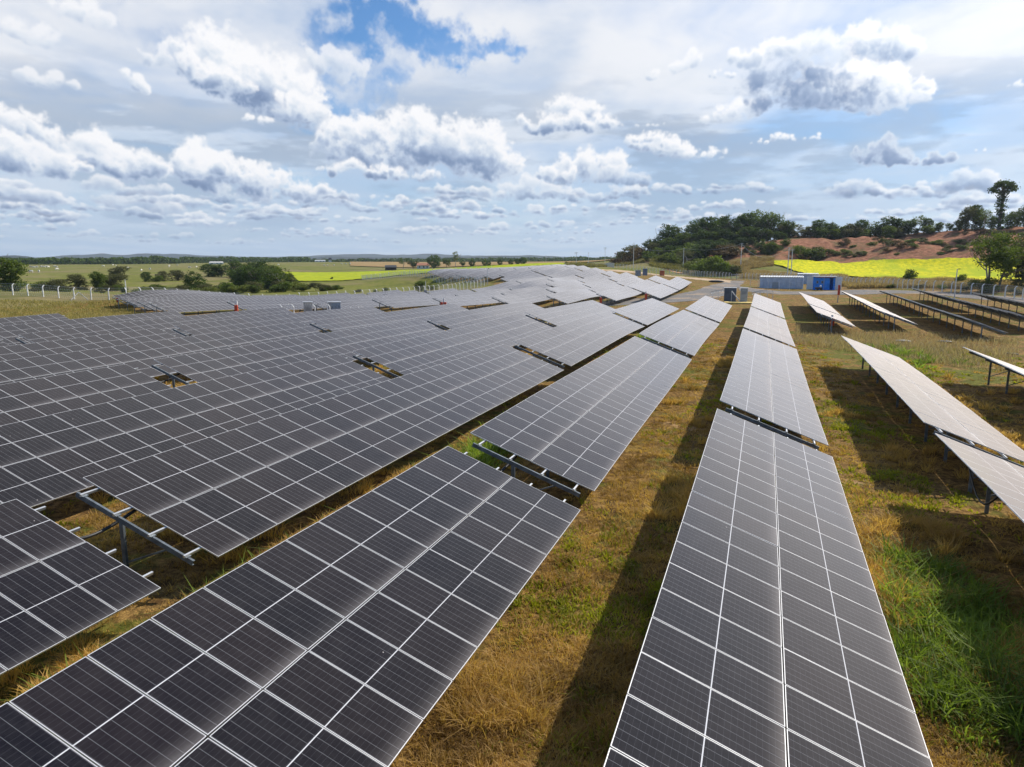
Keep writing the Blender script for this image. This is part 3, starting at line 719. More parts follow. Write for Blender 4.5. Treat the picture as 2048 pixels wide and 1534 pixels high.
# ------------------------------------------------------------------ foliage
def mat_leaf(name, dark, lite, trans=0.35, dry=None):
    m = bpy.data.materials.new(name); m.use_nodes = True
    N = NT(m.node_tree); N.n.clear()
    a = N.node('ShaderNodeAttribute', attribute_name='tint'); oi = N.node('ShaderNodeObjectInfo')
    f = N.math('ADD', N.math('MULTIPLY', a.outputs['Fac'], 0.75), N.math('MULTIPLY', oi.outputs['Random'], 0.35), clamp=True)
    c = N.mix(f, dark, lite)
    if dry: c = N.mix(N.ramp(a.outputs['Fac'], 0.78, 0.9), c, dry)
    d = N.node('ShaderNodeBsdfPrincipled'); N.l.new(c, d.inputs['Base Color']); d.inputs['Roughness'].default_value = 0.6
    d.inputs['Specular IOR Level'].default_value = 0.25
    t = N.node('ShaderNodeBsdfTranslucent'); N.l.new(N.mix(1.0, c, (1.3, 1.35, 0.7), 'MULTIPLY'), t.inputs[0])
    x = N.node('ShaderNodeMixShader'); x.inputs[0].default_value = trans
    N.l.new(d.outputs[0], x.inputs[1]); N.l.new(t.outputs[0], x.inputs[2])
    o = N.node('ShaderNodeOutputMaterial'); N.l.new(x.outputs[0], o.inputs[0])
    return m
L_DARK = mat_leaf('leaves_dark', (0.010, 0.022, 0.006), (0.095, 0.150, 0.022))
L_MID = mat_leaf('leaves_mid', (0.022, 0.042, 0.008), (0.150, 0.200, 0.028), .42)
L_LITE = mat_leaf('leaves_light', (0.055, 0.085, 0.015), (0.20, 0.22, 0.045))
L_DRY = mat_leaf('leaves_dry', (0.060, 0.038, 0.020), (0.20, 0.135, 0.070))
L_OLIVE = mat_leaf('leaves_olive', (0.045, 0.050, 0.018), (0.150, 0.150, 0.060))
M_BARK = mat('bark', (0.15, 0.12, 0.09), 0.9, 0, 0.2, 3, 0.4)
M_BARKW = mat('pale_bark', (0.36, 0.33, 0.28), 0.9, 0, 0.15, 3, 0.3)

def leaf_quads(cent, size, rng, flat=0.0):
    n = len(cent)
    d = rng.normal(size=(n, 3)); d[:, 2] += flat; d /= np.linalg.norm(d, axis=1)[:, None]
    a = np.cross(d, rng.normal(size=(n, 3))); a /= np.linalg.norm(a, axis=1)[:, None]
    b = np.cross(d, a)
    s = size * rng.uniform(.55, 1.25, n)[:, None]
    v = np.stack([cent - a * s * .5, cent + b * s * .32, cent + a * s * .5, cent - b * s * .32], 1).reshape(-1, 3)
    return v, np.arange(4 * n).reshape(n, 4)
def crown_mesh(name, lobes, nclump, per, leaf, m, seed, clump_r=0.9, shell=0.55, flat=0.3):
    """lobes: (x, y, z, rx, ry, rz). Leaf clumps fill the outer part of every lobe; gaps stay between clumps."""
    rg = np.random.default_rng(seed)
    vol = np.array([l[3] * l[4] * l[5] for l in lobes]) ** (2 / 3); vol /= vol.sum()
    pts = []; tint = []
    for l, w in zip(lobes, vol):
        k = max(3, int(nclump * w))
        d = rg.normal(size=(k, 3)); d /= np.linalg.norm(d, axis=1)[:, None]
        r = rg.uniform(shell, 1.0, k) ** .7
        c = np.array(l[:3]) + d * r[:, None] * np.array(l[3:])
        ct = rg.uniform(0, 1, k)
        for cc, t in zip(c, ct):
            n = int(per * rg.uniform(.5, 1.4)); rr = clump_r * rg.uniform(.5, 1.2)
            q = rg.normal(size=(n, 3)) * (rr * .5, rr * .5, rr * .33)
            pts.append(cc + q); tint.append(np.clip(t * .6 + rg.uniform(0, .4, n), 0, 1))
    pts = np.concatenate(pts); tint = np.concatenate(tint)
    v, f = leaf_quads(pts, leaf, rg, flat)
    return mesh_np(name, v, f, [m], False, attrs={'tint': np.repeat(tint, 4)})
def limb(mb, p, d, L, r, depth, rg, spread=.7, upw=.25):
    pts = [Vector(p)]; rs_ = [r]; d = Vector(d).normalized(); n = 4
    for i in range(n):
        d = (d + Vector(rg.normal(size=3)) * .13 + Vector((0, 0, upw * .2))).normalized()
        pts.append(pts[-1] + d * L / n); rs_.append(r * (1 - .45 * (i + 1) / n))
    mb.tube(pts, rs_, 6, cap=False)
    if depth > 0:
        for _ in range(3 if depth > 1 else 2):
            dd = (d + Vector(rg.normal(size=3)) * spread); dd.z = abs(dd.z) * .6 + upw
            limb(mb, pts[-1] if _ else pts[-2], dd, L * rg.uniform(.55, .8), rs_[-1] * .8, depth - 1, rg, spread, upw)
def trunk_mesh(name, L, r, m, seed, depth=2, spread=.7, upw=.3):
    rg = np.random.default_rng(seed); mb = MB(); limb(mb, (0, 0, -.3), (0, 0, 1), L, r, depth, rg, spread, upw)
    return mb.mesh(name, m, True)
def dome(n, R_, H_, z0, seed, r=.45):
    rg = np.random.default_rng(seed); out = []
    for i in range(n):
        a = rg.uniform(0, 6.28); q = R_ * math.sqrt(rg.uniform(0, 1)) * .75
        z = z0 + (H_ - z0) * rg.uniform(.35, 1) * (1 - .45 * (q / R_) ** 2)
        s = R_ * r * rg.uniform(.6, 1.15); out.append((q * math.cos(a), q * math.sin(a), z - s * .5, s, s, s * .75))
    return out
# every kind is modelled 10 m tall and scaled to the height it has where it stands
KIND = {}
def kind(name, trunk, crown):
    KIND[name] = (trunk, crown)
for s in range(3):
    kind('dense%d' % s, trunk_mesh('trunk', 3.6, .32, M_BARK, 10 + s), crown_mesh('crown', dome(10, 4.6, 9.6, 1.6, 20 + s), 190, 22, .50, L_DARK if s != 1 else L_MID, 30 + s, 1.15))
for s in range(2):
    kind('airy%d' % s, trunk_mesh('trunk', 4.2, .26, M_BARKW, 40 + s, 3, .8, .35), crown_mesh('crown', dome(9, 4.8, 9.7, 4.2, 50 + s, .32), 95, 18, .42, L_OLIVE if s else L_MID, 60 + s, .95))
for s in range(4):
    rgd = np.random.default_rng(400 + s)
    lob = [(0, 0, 6.6, 3.2, 3.2, 3.0)] + [(rgd.uniform(-2.4, 2.4), rgd.uniform(-2.4, 2.4), z, rgd.uniform(1.9, 2.9), rgd.uniform(1.9, 2.9), rgd.uniform(1.4, 2.1)) for z in (8.0, 7.6, 6.6, 5.4, 4.4, 3.4, 2.4, 1.4)]
    kind('full%d' % s, trunk_mesh('trunk', 5.0, .30, M_BARK, 410 + s, 2), crown_mesh('crown', lob, 330, 22, .44, (L_DARK, L_MID, L_DARK, L_OLIVE)[s], 420 + s, .80, .45))
kind('tall', trunk_mesh('trunk', 5.5, .22, M_BARKW, 70, 2), crown_mesh('crown', [(0, 0, 8.2, 1.7, 1.7, 1.7), (.6, .3, 6.2, 1.9, 1.8, 1.3), (-.7, 0, 5, 1.5, 1.5, 1)], 80, 18, .40, L_LITE, 71, .8))
kind('round', trunk_mesh('trunk', 2.2, .3, M_BARK, 72, 1), crown_mesh('crown', [(0, 0, 5.2, 4.6, 4.6, 4.4)], 150, 26, .60, L_DARK, 73, 1.3))
kind('conical', trunk_mesh('trunk', 3, .3, M_BARK, 76, 1), crown_mesh('crown', [(0, 0, 2.6, 4.4, 4.4, 2.4), (0, .3, 5.2, 3.5, 3.5, 2.4), (.3, 0, 7.8, 2.3, 2.3, 2.0)], 230, 24, .45, L_DARK, 77, 1.0))
for s, (mm, nm) in enumerate([(L_MID, 'bush_green'), (L_DRY, 'bush_dry'), (L_LITE, 'bush_light'), (L_OLIVE, 'bush_olive')]):
    kind(nm, trunk_mesh('stem', 2.5, .25, M_BARK, 80 + s, 1), crown_mesh('foliage', dome(9, 6.8, 9.0, 0.4, 90 + s, .42), 170, 20, .75, mm, 95 + s, 1.5, .35))
_vt = MB(); _vt.tube([(0, 0, -.3), (.08, 0, 3), (-.06, .05, 6), (0, 0, 9.0)], [.36, .30, .26, .2], 8, cap=False)
for _q in ((2.6, .2, 9.4), (-2.0, .1, 9.3), (.5, 1.6, 9.4), (-.3, -1.5, 9.3)): _vt.tube([(0, 0, 7.6), (_q[0] * .5, _q[1] * .5, 8.5), _q], [.16, .11, .05], 6, cap=False)
kind('vine', _vt.mesh('trunk', M_BARK, True), crown_mesh('crown', [(0, 0, 1.5 + i * 1.15, .85 + .3 * math.sin(i * 2.1), .85, .8) for i in range(6)] +
     [(0, 0, 8.6, 2.4, 2.2, .75), (1.9, .3, 9.3, 1.2, 1.2, .35), (-1.7, .2, 9.2, 1.5, 1.3, .4), (.3, 0, 9.6, 1.7, 1.6, .35), (3.1, 0, 9.5, .55, .6, .2)], 230, 20, .33, L_DARK, 103, .55))
kind('young', trunk_mesh('trunk', 4.6, .20, M_BARK, 105, 3, .75, .4), crown_mesh('crown', dome(12, 4.3, 9.8, 2.6, 106, .36), 190, 26, .30, L_MID, 107, .85))

PROTO = {}
def grow(kindname, x, y, z, hgt, label, group=None, name='tree', wide=1.0, cat='tree'):
    tr, cr = KIND[kindname]
    s = hgt / 10.0
    key = (kindname, name)
    if key not in PROTO:
        t = empty(name, (x, y, z)); tag(t, label, cat, group)
        link(bpy.data.objects.new(tr.name.split('.')[0], tr), t); link(bpy.data.objects.new(cr.name.split('.')[0], cr), t)
        PROTO[key] = t
    else:
        t = copy_tree(PROTO[key]); t['label'] = label; t['category'] = cat
        if group: t['group'] = group
        elif 'group' in t: del t['group']
    t.location = (x, y, z); t.rotation_euler = (0, 0, random.uniform(0, 6.28)); t.scale = (s * wide, s * wide, s)
    return t
def on_ray(u, dist):
    d = ray(u, 517); k = dist / math.hypot(d[0], d[1]); return d[0] * k, d[1] * k
def tree_top(kindname, u, dist, vtop, label, group=None, name='tree', wide=1.0, cat='tree', sink=0.0):
    """tree standing on the terrain at that distance, as tall as the photo shows its top"""
    x, y = on_ray(u, dist); z = hg(x, y) - sink
    d = ray(u, vtop); zt = EYE + d[2] * dist / math.hypot(d[0], d[1])
    return grow(kindname, x, y, z, max(1.2, zt - z), label, group, name, wide, cat)

# the wood on the hill at right
hill = [(1245, 545, 500, 'bush_dry', 1.2), (1262, 520, 488, 'full3', 1.2), (1280, 505, 490, 'bush_dry', 1.3), (1300, 510, 478, 'full1', 1.0), (1322, 515, 465, 'full0', 1.0), (1345, 520, 448, 'full2', 1.1),
        (1368, 505, 463, 'full1', 1.0), (1385, 525, 446, 'full0', 1.0), (1402, 540, 437, 'full2', 1.0), (1420, 520, 432, 'full0', 1.0), (1436, 545, 433, 'full1', 1.0),
        (1455, 530, 431, 'full2', 1.0), (1470, 520, 446, 'full0', 1.0), (1484, 545, 430, 'full1', .95), (1500, 530, 424, 'full0', .95), (1516, 540, 412, 'airy0', .9), (1533, 525, 428, 'full2', .9), (1548, 535, 418, 'airy0', 1.0), (1560, 522, 444, 'full0', .9)]
for u, vt, kd in [(1312, 484, 'full3'), (1335, 474, 'full1'), (1352, 478, 'full0'), (1372, 474, 'full3'), (1390, 466, 'full0'), (1410, 458, 'full2'), (1428, 462, 'full1'), (1446, 456, 'full0'), (1462, 464, 'full2'), (1480, 458, 'full1'), (1498, 452, 'full0'), (1515, 455, 'full2'), (1532, 458, 'full1'), (1550, 462, 'full0'), (1566, 466, 'full2')]:
    hill.append((u, 500, vt, kd, 1.15))
for u, vt, kd in [(1320, 496, 'full1'), (1342, 490, 'full2'), (1362, 490, 'full0'), (1384, 482, 'full1'), (1404, 478, 'full0'), (1424, 480, 'full2'), (1444, 476, 'full1'), (1464, 480, 'full0'), (1484, 474, 'full2'), (1504, 474, 'full0'), (1524, 478, 'full1')]:
    hill.append((u, 482, vt, kd, 1.3))
for i, (u, ds, vt, kd, w) in enumerate(hill):
    tree_top(kd, u, ds, vt, 'dense green tree packed among others in the wood on the hill', 'trees of the wood on the hill', wide=w * 1.1, name='woodland_tree')
ridge = [(1572, 515, 440, 'full1', .7), (1592, 520, 446, 'airy1', 1.0), (1612, 520, 452, 'tall', 1.0), (1638, 518, 438, 'full0', .9), (1658, 520, 444, 'full1', .9), (1672, 515, 452, 'full2', 1.1), (1690, 520, 450, 'bush_green', 1.2), (1702, 520, 446, 'full3', 1.0), (1718, 520, 438, 'full0', .9),
         (1738, 522, 440, 'airy0', 1.0), (1757, 518, 446, 'full1', 1.0), (1776, 520, 432, 'full2', .8), (1792, 520, 436, 'full0', .9), (1812, 522, 438, 'full2', 1.0), (1830, 520, 428, 'airy0', 1.0), (1850, 520, 436, 'full0', .9), (1872, 518, 444, 'full1', 1.1), (1893, 520, 446, 'full2', 1.1), (1910, 520, 440, 'full0', .9),
         (1925, 515, 412, 'full3', .7), (1943, 520, 408, 'full0', .7), (1962, 515, 414, 'airy0', .8), (1975, 505, 432, 'full1', .8), (2008, 510, 428, 'full0', .8), (2026, 520, 420, 'full1', .9), (2046, 510, 404, 'full0', .8), (2075, 515, 410, 'full2', .8), (2110, 515, 405, 'full0', .8)]
for u, ds, vt, kd, w in ridge:
    tree_top(kd, u, ds, vt, 'tree in the broken line along the quarry rim', 'trees along the quarry rim', wide=w * 1.25, name='rim_tree')
tree_top('vine', 1991, 500, 364, 'tall vine-covered tree with a flat top rising above the quarry rim', wide=1.05, name='tall_tree', sink=1)
for u, ds, vt, kd, lab in [(1628, 440, 492, 'bush_green', 'green shrub at the foot of the quarry slope, left end'), (1652, 445, 497, 'bush_olive', 'olive shrub on the quarry slope beside the green one'), (1602, 445, 488, 'bush_green', 'dark shrub on the quarry slope behind the power pole'),
        (1568, 470, 476, 'bush_green', 'dark shrub below the wood on the red bank'), (1545, 480, 478, 'bush_dry', 'brown shrub below the wood on the red bank'), (1765, 462, 476, 'bush_olive', 'grey-green shrub on the bare quarry face, leftmost'),
        (1795, 465, 478, 'bush_dry', 'brown shrub in the middle of the bare quarry face'), (1822, 460, 484, 'bush_olive', 'grey-green shrub low on the bare quarry face'), (1880, 468, 482, 'bush_dry', 'brown shrub right of middle on the quarry face'), (1915, 465, 488, 'bush_olive', 'grey-green shrub at the right of the quarry face'), (1690, 478, 474, 'bush_dry', 'brown shrub high on the red slope')]:
    tree_top(kd, u, ds, vt, lab, name='shrub', cat='shrub', wide=1.3, sink=.4)
qr = np.random.default_rng(66)
for i in range(34):
    u = 1375 + 190 * i / 33 + qr.uniform(-5, 5); ds = qr.uniform(445, 478)
    tree_top(['bush_green', 'bush_dry', 'full1', 'bush_olive', 'full0'][int(qr.integers(5))], u, ds, qr.uniform(482, 503), 'scrubby bush covering the red bank below the hill wood', 'bushes on the bank below the hill wood', name='bank_bush', wide=1.7, cat='bush', sink=.4)
for i in range(30):
    u = 1565 + 540 * i / 29 + qr.uniform(-7, 7)
    tree_top(['bush_green', 'full1', 'bush_olive', 'full2', 'full3'][int(qr.integers(5))], u, qr.uniform(508, 526), qr.uniform(448, 464), 'bush filling the gaps of the tree line on the quarry rim', 'bushes along the quarry rim', name='rim_bush', wide=qr.uniform(1.1, 1.9), cat='bush', sink=.5)
for i in range(46):
    u = qr.uniform(1570, 2100); ds = qr.uniform(440, 500)
    x_, y_ = on_ray(u, ds)
    grow(['bush_olive', 'bush_dry', 'bush_green'][int(qr.integers(3))], x_, y_, hg(x_, y_) - .3, qr.uniform(1.2, 3.4), 'low scrub bush dotted over the red quarry slope', 'low scrub on the quarry slope', 'slope_bush', 2.0, 'bush')
# greenery between the road and the wood
for u, ds, vt, kd, lab in [(1300, 470, 500, 'bush_green', 'green thicket bush behind the far fence, leftmost'), (1322, 455, 507, 'bush_light', 'light green bush behind the far fence'), (1345, 450, 503, 'bush_green', 'green bush between two poles behind the far fence'),
        (1372, 440, 498, 'airy1', 'thin pale tree beside a pole behind the far fence'), (1318, 480, 492, 'airy0', 'thin tree in front of the hill wood'), (1392, 400, 512, 'bush_light', 'light green bush left of the dark bush clump'),
        (1408, 360, 516, 'bush_green', 'dark bush clump behind the gate, left part'), (1428, 352, 508, 'bush_green', 'dark bush clump behind the gate, tallest part'), (1450, 345, 520, 'bush_green', 'dark bush clump behind the gate, right part'), (1470, 345, 530, 'bush_olive', 'low olive bush just left of the dirt road')]:
    tree_top(kd, u, ds, vt, lab, name='bush', cat='bush', wide=1.35, sink=.3)
tree_top('young', 1985, 205, 458, 'leafy tree standing at the right edge in front of the yellow field', name='leafy_tree', wide=1.1)
tree_top('young', 2004, 202, 488, 'lower green tree under the leafy tree at the right edge', name='low_tree', wide=1.35)
tree_top('bush_light', 1975, 200, 550, 'light green bush at the foot of the leafy tree at right', name='foot_bush', wide=1.2, cat='bush')
tree_top('airy1', 1978, 222, 458, 'thin brownish tree behind the leafy tree at right', name='thin_tree', wide=.8)
tree_top('full3', 2058, 215, 468, 'leafy tree cut by the right edge beside the yellow field', name='leafy_tree', wide=1.0)
tree_top('bush_green', 1826, 250, 536, 'round dark bush behind the right-hand fence', name='bush', cat='bush', wide=1.0)
tree_top('bush_green', 1926, 232, 546, 'small dark bush behind the lamp column', name='bush', cat='bush', wide=.9)
for i, (u, ds, vt) in enumerate([(1745, 225, 571), (1790, 218, 571), (1850, 212, 574), (1890, 208, 578), (1940, 203, 576), (1990, 198, 574), (2035, 193, 580)]):
    tree_top('bush_green' if i % 2 else 'bush_olive', u, ds, vt - 4, 'low bush in the hedge along the bent-post fence at right', 'low bushes along the right-hand fence', name='hedge_bush', cat='bush', wide=1.9)

# trees of the valley at left
for kd, u, ds, vt, w, lab in [('full1', 12, 230, 515, 1.1, 'big bright tree cut by the left edge'), ('bush_green', 75, 270, 560, 1.4, 'bush right of the big tree at the left edge'), ('bush_olive', 105, 262, 557, 1.3, 'olive bush second from the big left tree'),
        ('full3', 150, 285, 547, 1.3, 'spreading olive tree left of the lamp mast'), ('full1', 192, 280, 542, 1.0, 'dark tree just left of the lamp mast'), ('full3', 222, 290, 546, 1.3, 'flat olive tree behind the lamp mast'), ('full3', 232, 430, 531, 1.3, 'pale lone tree in the middle of the pasture'),
        ('full0', 287, 400, 543, 1.1, 'dark tree in the hedge line, leftmost'), ('bush_green', 312, 400, 550, 1.2, 'bright round bush beside the dark hedge tree'), ('full3', 322, 410, 541, 1.1, 'grey-green tree in the hedge line'), ('full3', 352, 420, 539, 1.6, 'flat wide tree behind the conical one'),
        ('conical', 385, 262, 541, 1.05, 'dark conical tree standing alone behind the rear tables'), ('full0', 415, 480, 527, 1.5, 'wide dark tree with a flat crown at the field corner'), ('full2', 440, 480, 528, 1.2, 'dark tree next to the wide flat one'),
        ('full0', 473, 470, 521, 1.0, 'tall dark tree at the left of the large clump'), ('full1', 500, 450, 524, 1.3, 'tree in the back of the large clump'), ('full0', 525, 430, 522, 1.2, 'dark tree at the back centre of the large clump'), ('full1', 492, 340, 536, 1.2, 'green tree in the front of the large clump'),
        ('full0', 520, 330, 540, 1.2, 'dark tree low in the centre of the large clump'), ('airy0', 562, 262, 528, 1.0, 'open-crowned tree with pale branching trunk'), ('full1', 545, 400, 530, 1.1, 'green tree behind the open-crowned one'),
        ('bush_light', 480, 255, 566, 1.3, 'yellow-green bush left of the open-crowned tree'), ('bush_green', 455, 258, 563, 1.2, 'green bush right of the conical tree'), ('bush_light', 600, 250, 566, 1.4, 'light bush right of the open-crowned tree'), ('bush_olive', 630, 248, 564, 1.5, 'olive bush left of the grass clearing'), ('bush_green', 655, 250, 572, 1.1, 'small green bush at the edge of the clearing'),
        ('bush_light', 328, 250, 572, 1.6, 'light bush left of the conical tree'), ('bush_olive', 300, 255, 574, 1.8, 'low olive bush behind the fence'), ('bush_olive', 190, 240, 580, 2.0, 'low scrub behind the left fence'), ('bush_green', 120, 240, 578, 1.7, 'green scrub behind the left fence'), ('bush_olive', 60, 238, 578, 1.7, 'olive scrub at the left end of the fence'),
        ('bush_olive', 715, 235, 579, 1.6, 'low scrub bush at the foot of the clearing'), ('bush_green', 770, 240, 574, 1.0, 'pointed green bush behind the rear tables'), ('full1', 838, 248, 561, 1.3, 'round green bush in the triangular meadow'), ('bush_light', 862, 252, 566, 1.0, 'light half of the round bush in the meadow'), ('bush_green', 750, 236, 580, 1.3, 'small bush left of the pointed one'),
        ('bush_green', 662, 430, 553, .7, 'sapling at the edge of the yellow field'), ('bush_olive', 1133, 620, 523, 1.4, 'small bush on the skyline behind the rear tables')]:
    nm = 'bush' if kd.startswith('bush') else 'tree'
    tree_top(kd, u, ds, vt, lab, name='valley_' + nm, wide=w * 1.22, cat=nm, sink=.2)
scr = np.random.default_rng(55)
for i in range(64):                                      # the continuous thicket in the valley bottom
    u = scr.uniform(-20, 690); ds = scr.uniform(245, 300); kd = ['bush_olive', 'bush_green', 'bush_light', 'full3', 'full1'][int(scr.integers(5))]
    tree_top(kd, u, ds, scr.uniform(566, 577) - (8 if 440 < u < 600 else 0), 'low bush in the thicket along the valley behind the fence', 'low bushes of the valley thicket', name='thicket_bush', wide=1.7, cat='bush', sink=.3)
for u, vt in [(470, 538), (488, 532), (505, 530), (532, 534), (548, 536), (575, 545), (515, 548), (495, 552), (540, 552), (585, 556)]:
    tree_top('full%d' % int(scr.integers(4)), u, 300 + scr.uniform(-10, 40), vt, 'green tree within the large clump left of the yellow field', 'trees of the large clump', name='clump_tree', wide=1.3, sink=.3)
for kd, u, ds, vt, w, lab in [('airy0', 806, 760, 513, 1.0, 'spreading tree beside the dark shed'), ('dense0', 826, 760, 517, 1.2, 'dark tree between the shed and the farmhouse'), ('round', 868, 720, 509, 1.1, 'big dark tree hiding part of the farmhouse'),
        ('dense1', 893, 740, 517, 1.1, 'green tree right of the farmhouse'), ('tall', 911, 760, 502, 1.0, 'tall pale tree right of the farmhouse'), ('dense0', 925, 740, 520, 1.0, 'dark tree beneath the tall pale one'),
        ('round', 944, 700, 519, 1.0, 'round dark tree in the farm row, leftmost'), ('round', 969, 700, 519, .9, 'round dark tree in the farm row, second from left'), ('round', 977, 715, 520, .9, 'round dark tree in the farm row, third from left'), ('round', 1000, 700, 518, .9, 'round dark tree in the farm row, fourth from left'),
        ('round', 1022, 700, 519, 1.0, 'round dark tree in the farm row, fifth from left'), ('round', 1035, 705, 516, 1.0, 'round dark tree in the farm row, sixth from left'), ('round', 1046, 700, 514, 1.05, 'largest round dark tree, right end of the farm row')]:
    tree_top(kd, u, ds, vt, lab, name='farm_tree', wide=w)

# far woods that read as one mass
def wood(name, label, segs, n, leaf, m, seed):
    rg = np.random.default_rng(seed); P_ = []
    for (u0, u1, ds0, ds1, v0, v1) in segs:
        k = int(n * (u1 - u0) / sum(s[1] - s[0] for s in segs))
        t = rg.uniform(0, 1, k); u = u0 + (u1 - u0) * t; ds = rg.uniform(ds0, ds1, k)
        wob = vnoise(u, ds * .01, 9.0, seed) * .55 + vnoise(u, ds * .01, 3.2, seed + 1) * .45
        vt = v0 + (v1 - v0) * t - (wob - .5) * 5.5
        a = np.radians((u - 1024) * 0); dd = np.stack([ray(float(x), 517.0)[:2] for x in u]); dd /= np.linalg.norm(dd, axis=1)[:, None]
        X, Y = (dd * ds[:, None]).T; zg = H(X, Y)
        rz = np.array([ray(float(a_), float(b_))[2] / math.hypot(*ray(float(a_), float(b_))[:2]) for a_, b_ in zip(u, vt)])
        zt = EYE + rz * ds
        q = rg.uniform(0, 1, k) ** .6
        P_.append(np.stack([X, Y, zg + (np.maximum(zt, zg + 3) - zg) * q], -1))
    P_ = np.concatenate(P_); v, f = leaf_quads(P_, leaf, rg, .2)
    me = mesh_np(name, v, f, [m], False, attrs={'tint': np.repeat(rg.uniform(0, 1, len(P_)), 4)})
    return tag(link(bpy.data.objects.new(name, me)), label, 'woodland', None, 'stuff')
wood('distant_woodland', 'dark band of woodland along the horizon at left', [(-60, 300, 1250, 1500, 518, 516), (300, 360, 1300, 1500, 512, 518), (360, 620, 1500, 1750, 515, 516)], 26000, 5.0, L_DARK, 5)
wood('distant_woodland', 'thin dark strip of woodland on the horizon behind the farm', [(560, 1240, 1650, 1850, 520, 515)], 16000, 5.5, L_DARK, 6)

# blue ridges at the horizon
def ridge_mesh(seed, dist, u0, u1, vbase, amp):
    us = np.linspace(u0, u1, 260); top = []; bot = []; back = []
    for u in us:
        d = ray(float(u), 517.0)[:2]; d = d / np.linalg.norm(d)
        hh = vbase - amp * (vnoise(np.array([u]), np.array([3.3]), 170, seed)[0] ** 1.6 + .35 * vnoise(np.array([u]), np.array([1.3]), 41, seed + 1)[0] + .12 * vnoise(np.array([u]), np.array([.3]), 11, seed + 2)[0])
        z = EYE + (517 - hh) / FPX * dist
        top.append((d[0] * dist, d[1] * dist, z)); bot.append((d[0] * dist * .86, d[1] * dist * .86, -12)); back.append((d[0] * dist * 1.15, d[1] * dist * 1.15, -12))
    v = np.array(bot + top + back); n = len(us); i = np.arange(n - 1)
    f = np.concatenate([np.stack([i, i + 1, i + n + 1, i + n], -1), np.stack([i + n, i + n + 1, i + 2 * n + 1, i + 2 * n], -1)])
    return v, f
M_HILL = mat('wooded_hills', (0.018, 0.034, 0.034), 0.95, 0, 0.3, 0.004)
for seed, dist, u0, u1, vb, amp in [(3, 4200, -500, 1500, 520, 8), (8, 7000, -500, 1600, 518, 9)]:
    v, f = ridge_mesh(seed, dist, u0, u1, vb, amp)
    tag(link(bpy.data.objects.new('hills', mesh_np('hills', v, f, [M_HILL], True))), kind='structure')

# ------------------------------------------------------------------ fields and roads (sheets lying on the ground)
def drape(name, near, far_, m, off, nu=60, nv=16, jit=0.0, wob=0.0, kind='structure'):
    """sheet between two world polylines"""
    def res(pl, n):
        pl = np.array(pl, float); s = np.concatenate([[0], np.cumsum(np.linalg.norm(np.diff(pl, axis=0), axis=1))]); t = np.linspace(0, s[-1], n)
        return np.stack([np.interp(t, s, pl[:, 0]), np.interp(t, s, pl[:, 1])], -1)
    A = res(near, nu); B = res(far_, nu); t = np.linspace(0, 1, nv)[:, None, None]
    G = A[None] * (1 - t) + B[None] * t
    if wob:
        e = (vnoise(G[..., 0], G[..., 1], wob * 6, 11) - .5) * wob * 2
        G[..., 0] += e; G[..., 1] += (vnoise(G[..., 0] + 99, G[..., 1], wob * 6, 12) - .5) * wob * 2
    Z = H(G[..., 0], G[..., 1]) + relief(G[..., 0], G[..., 1]) + off + (rng.uniform(-1, 1, G.shape[:2]) * jit)
    i = np.arange(nu * nv).reshape(nv, nu)
    f = np.stack([i[:-1, :-1], i[:-1, 1:], i[1:, 1:], i[1:, :-1]], -1).reshape(-1, 4)
    me = mesh_np(name, np.concatenate([G.reshape(-1, 2), Z.reshape(-1, 1)], -1), f, [m], True)
    o = link(bpy.data.objects.new(name, me))
    return tag(o, kind=kind)
def surf(name, c0, c1, s0, c2=None, s2=.05, bump=.5, stretch=(1, 1, 1)):
    m = bpy.data.materials.new(name); m.use_nodes = True; N = NT(m.node_tree); b = N.n['Principled BSDF']
    p = N.vec('MULTIPLY', N.node('ShaderNodeNewGeometry').outputs['Position'], stretch)
    n = N.noise(p, s0, 7, .7); c = N.mix(N.ramp(n, .32, .68), c0, c1)
    if c2: c = N.mix(N.ramp(N.noise(p, s2, 5, .6), .5, .66), c, c2)
    N.l.new(c, b.inputs['Base Color']); b.inputs['Roughness'].default_value = .95; b.inputs['Specular IOR Level'].default_value = .1
    bn = N.node('ShaderNodeBump'); bn.inputs['Strength'].default_value = bump; bn.inputs['Distance'].default_value = .3
    N.l.new(n, bn.inputs['Height']); N.l.new(bn.outputs[0], b.inputs['Normal']); return m
M_CROP = surf('yellow_crop', (0.34, 0.38, 0.008), (0.70, 0.62, 0.008), .55, (0.36, 0.42, 0.012), .035, 1.0, (1.0, .35, 1))
M_CROPG = surf('green_yellow_crop', (0.22, 0.29, 0.008), (0.44, 0.46, 0.010), .30, (0.22, 0.34, 0.012), .02, 1.0, (1.0, .35, 1))
M_GRAVEL = surf('gravel', (0.13, 0.125, 0.115), (0.27, 0.25, 0.235), 2.5, (0.40, 0.30, 0.21), .12)
M_DIRT = surf('orange_dirt', (0.50, 0.26, 0.13), (0.68, 0.38, 0.21), .6)
M_STUB = surf('stubble', (0.25, 0.17, 0.07), (0.36, 0.24, 0.10), .05)
def pl(*uv): return [place(u, v)[:2] for u, v in uv]
def rp(*ud): return [on_ray(u, d) for u, d in ud]
drape('crop_field', rp((1532, 408), (1570, 385), (1620, 340), (1700, 290), (1780, 262), (1900, 242), (2050, 232), (2240, 228)), rp((1545, 415), (1600, 424), (1680, 427), (1780, 428), (1900, 428), (2050, 426), (2240, 424)), M_CROP, .55, 160, 60, .16)
drape('crop_field', rp((560, 395), (640, 400), (720, 412), (780, 420), (860, 432), (960, 450), (1140, 520)), rp((560, 640), (640, 650), (720, 655), (780, 655), (860, 650), (960, 640), (1160, 625)), M_CROPG, .45, 160, 50, .10)
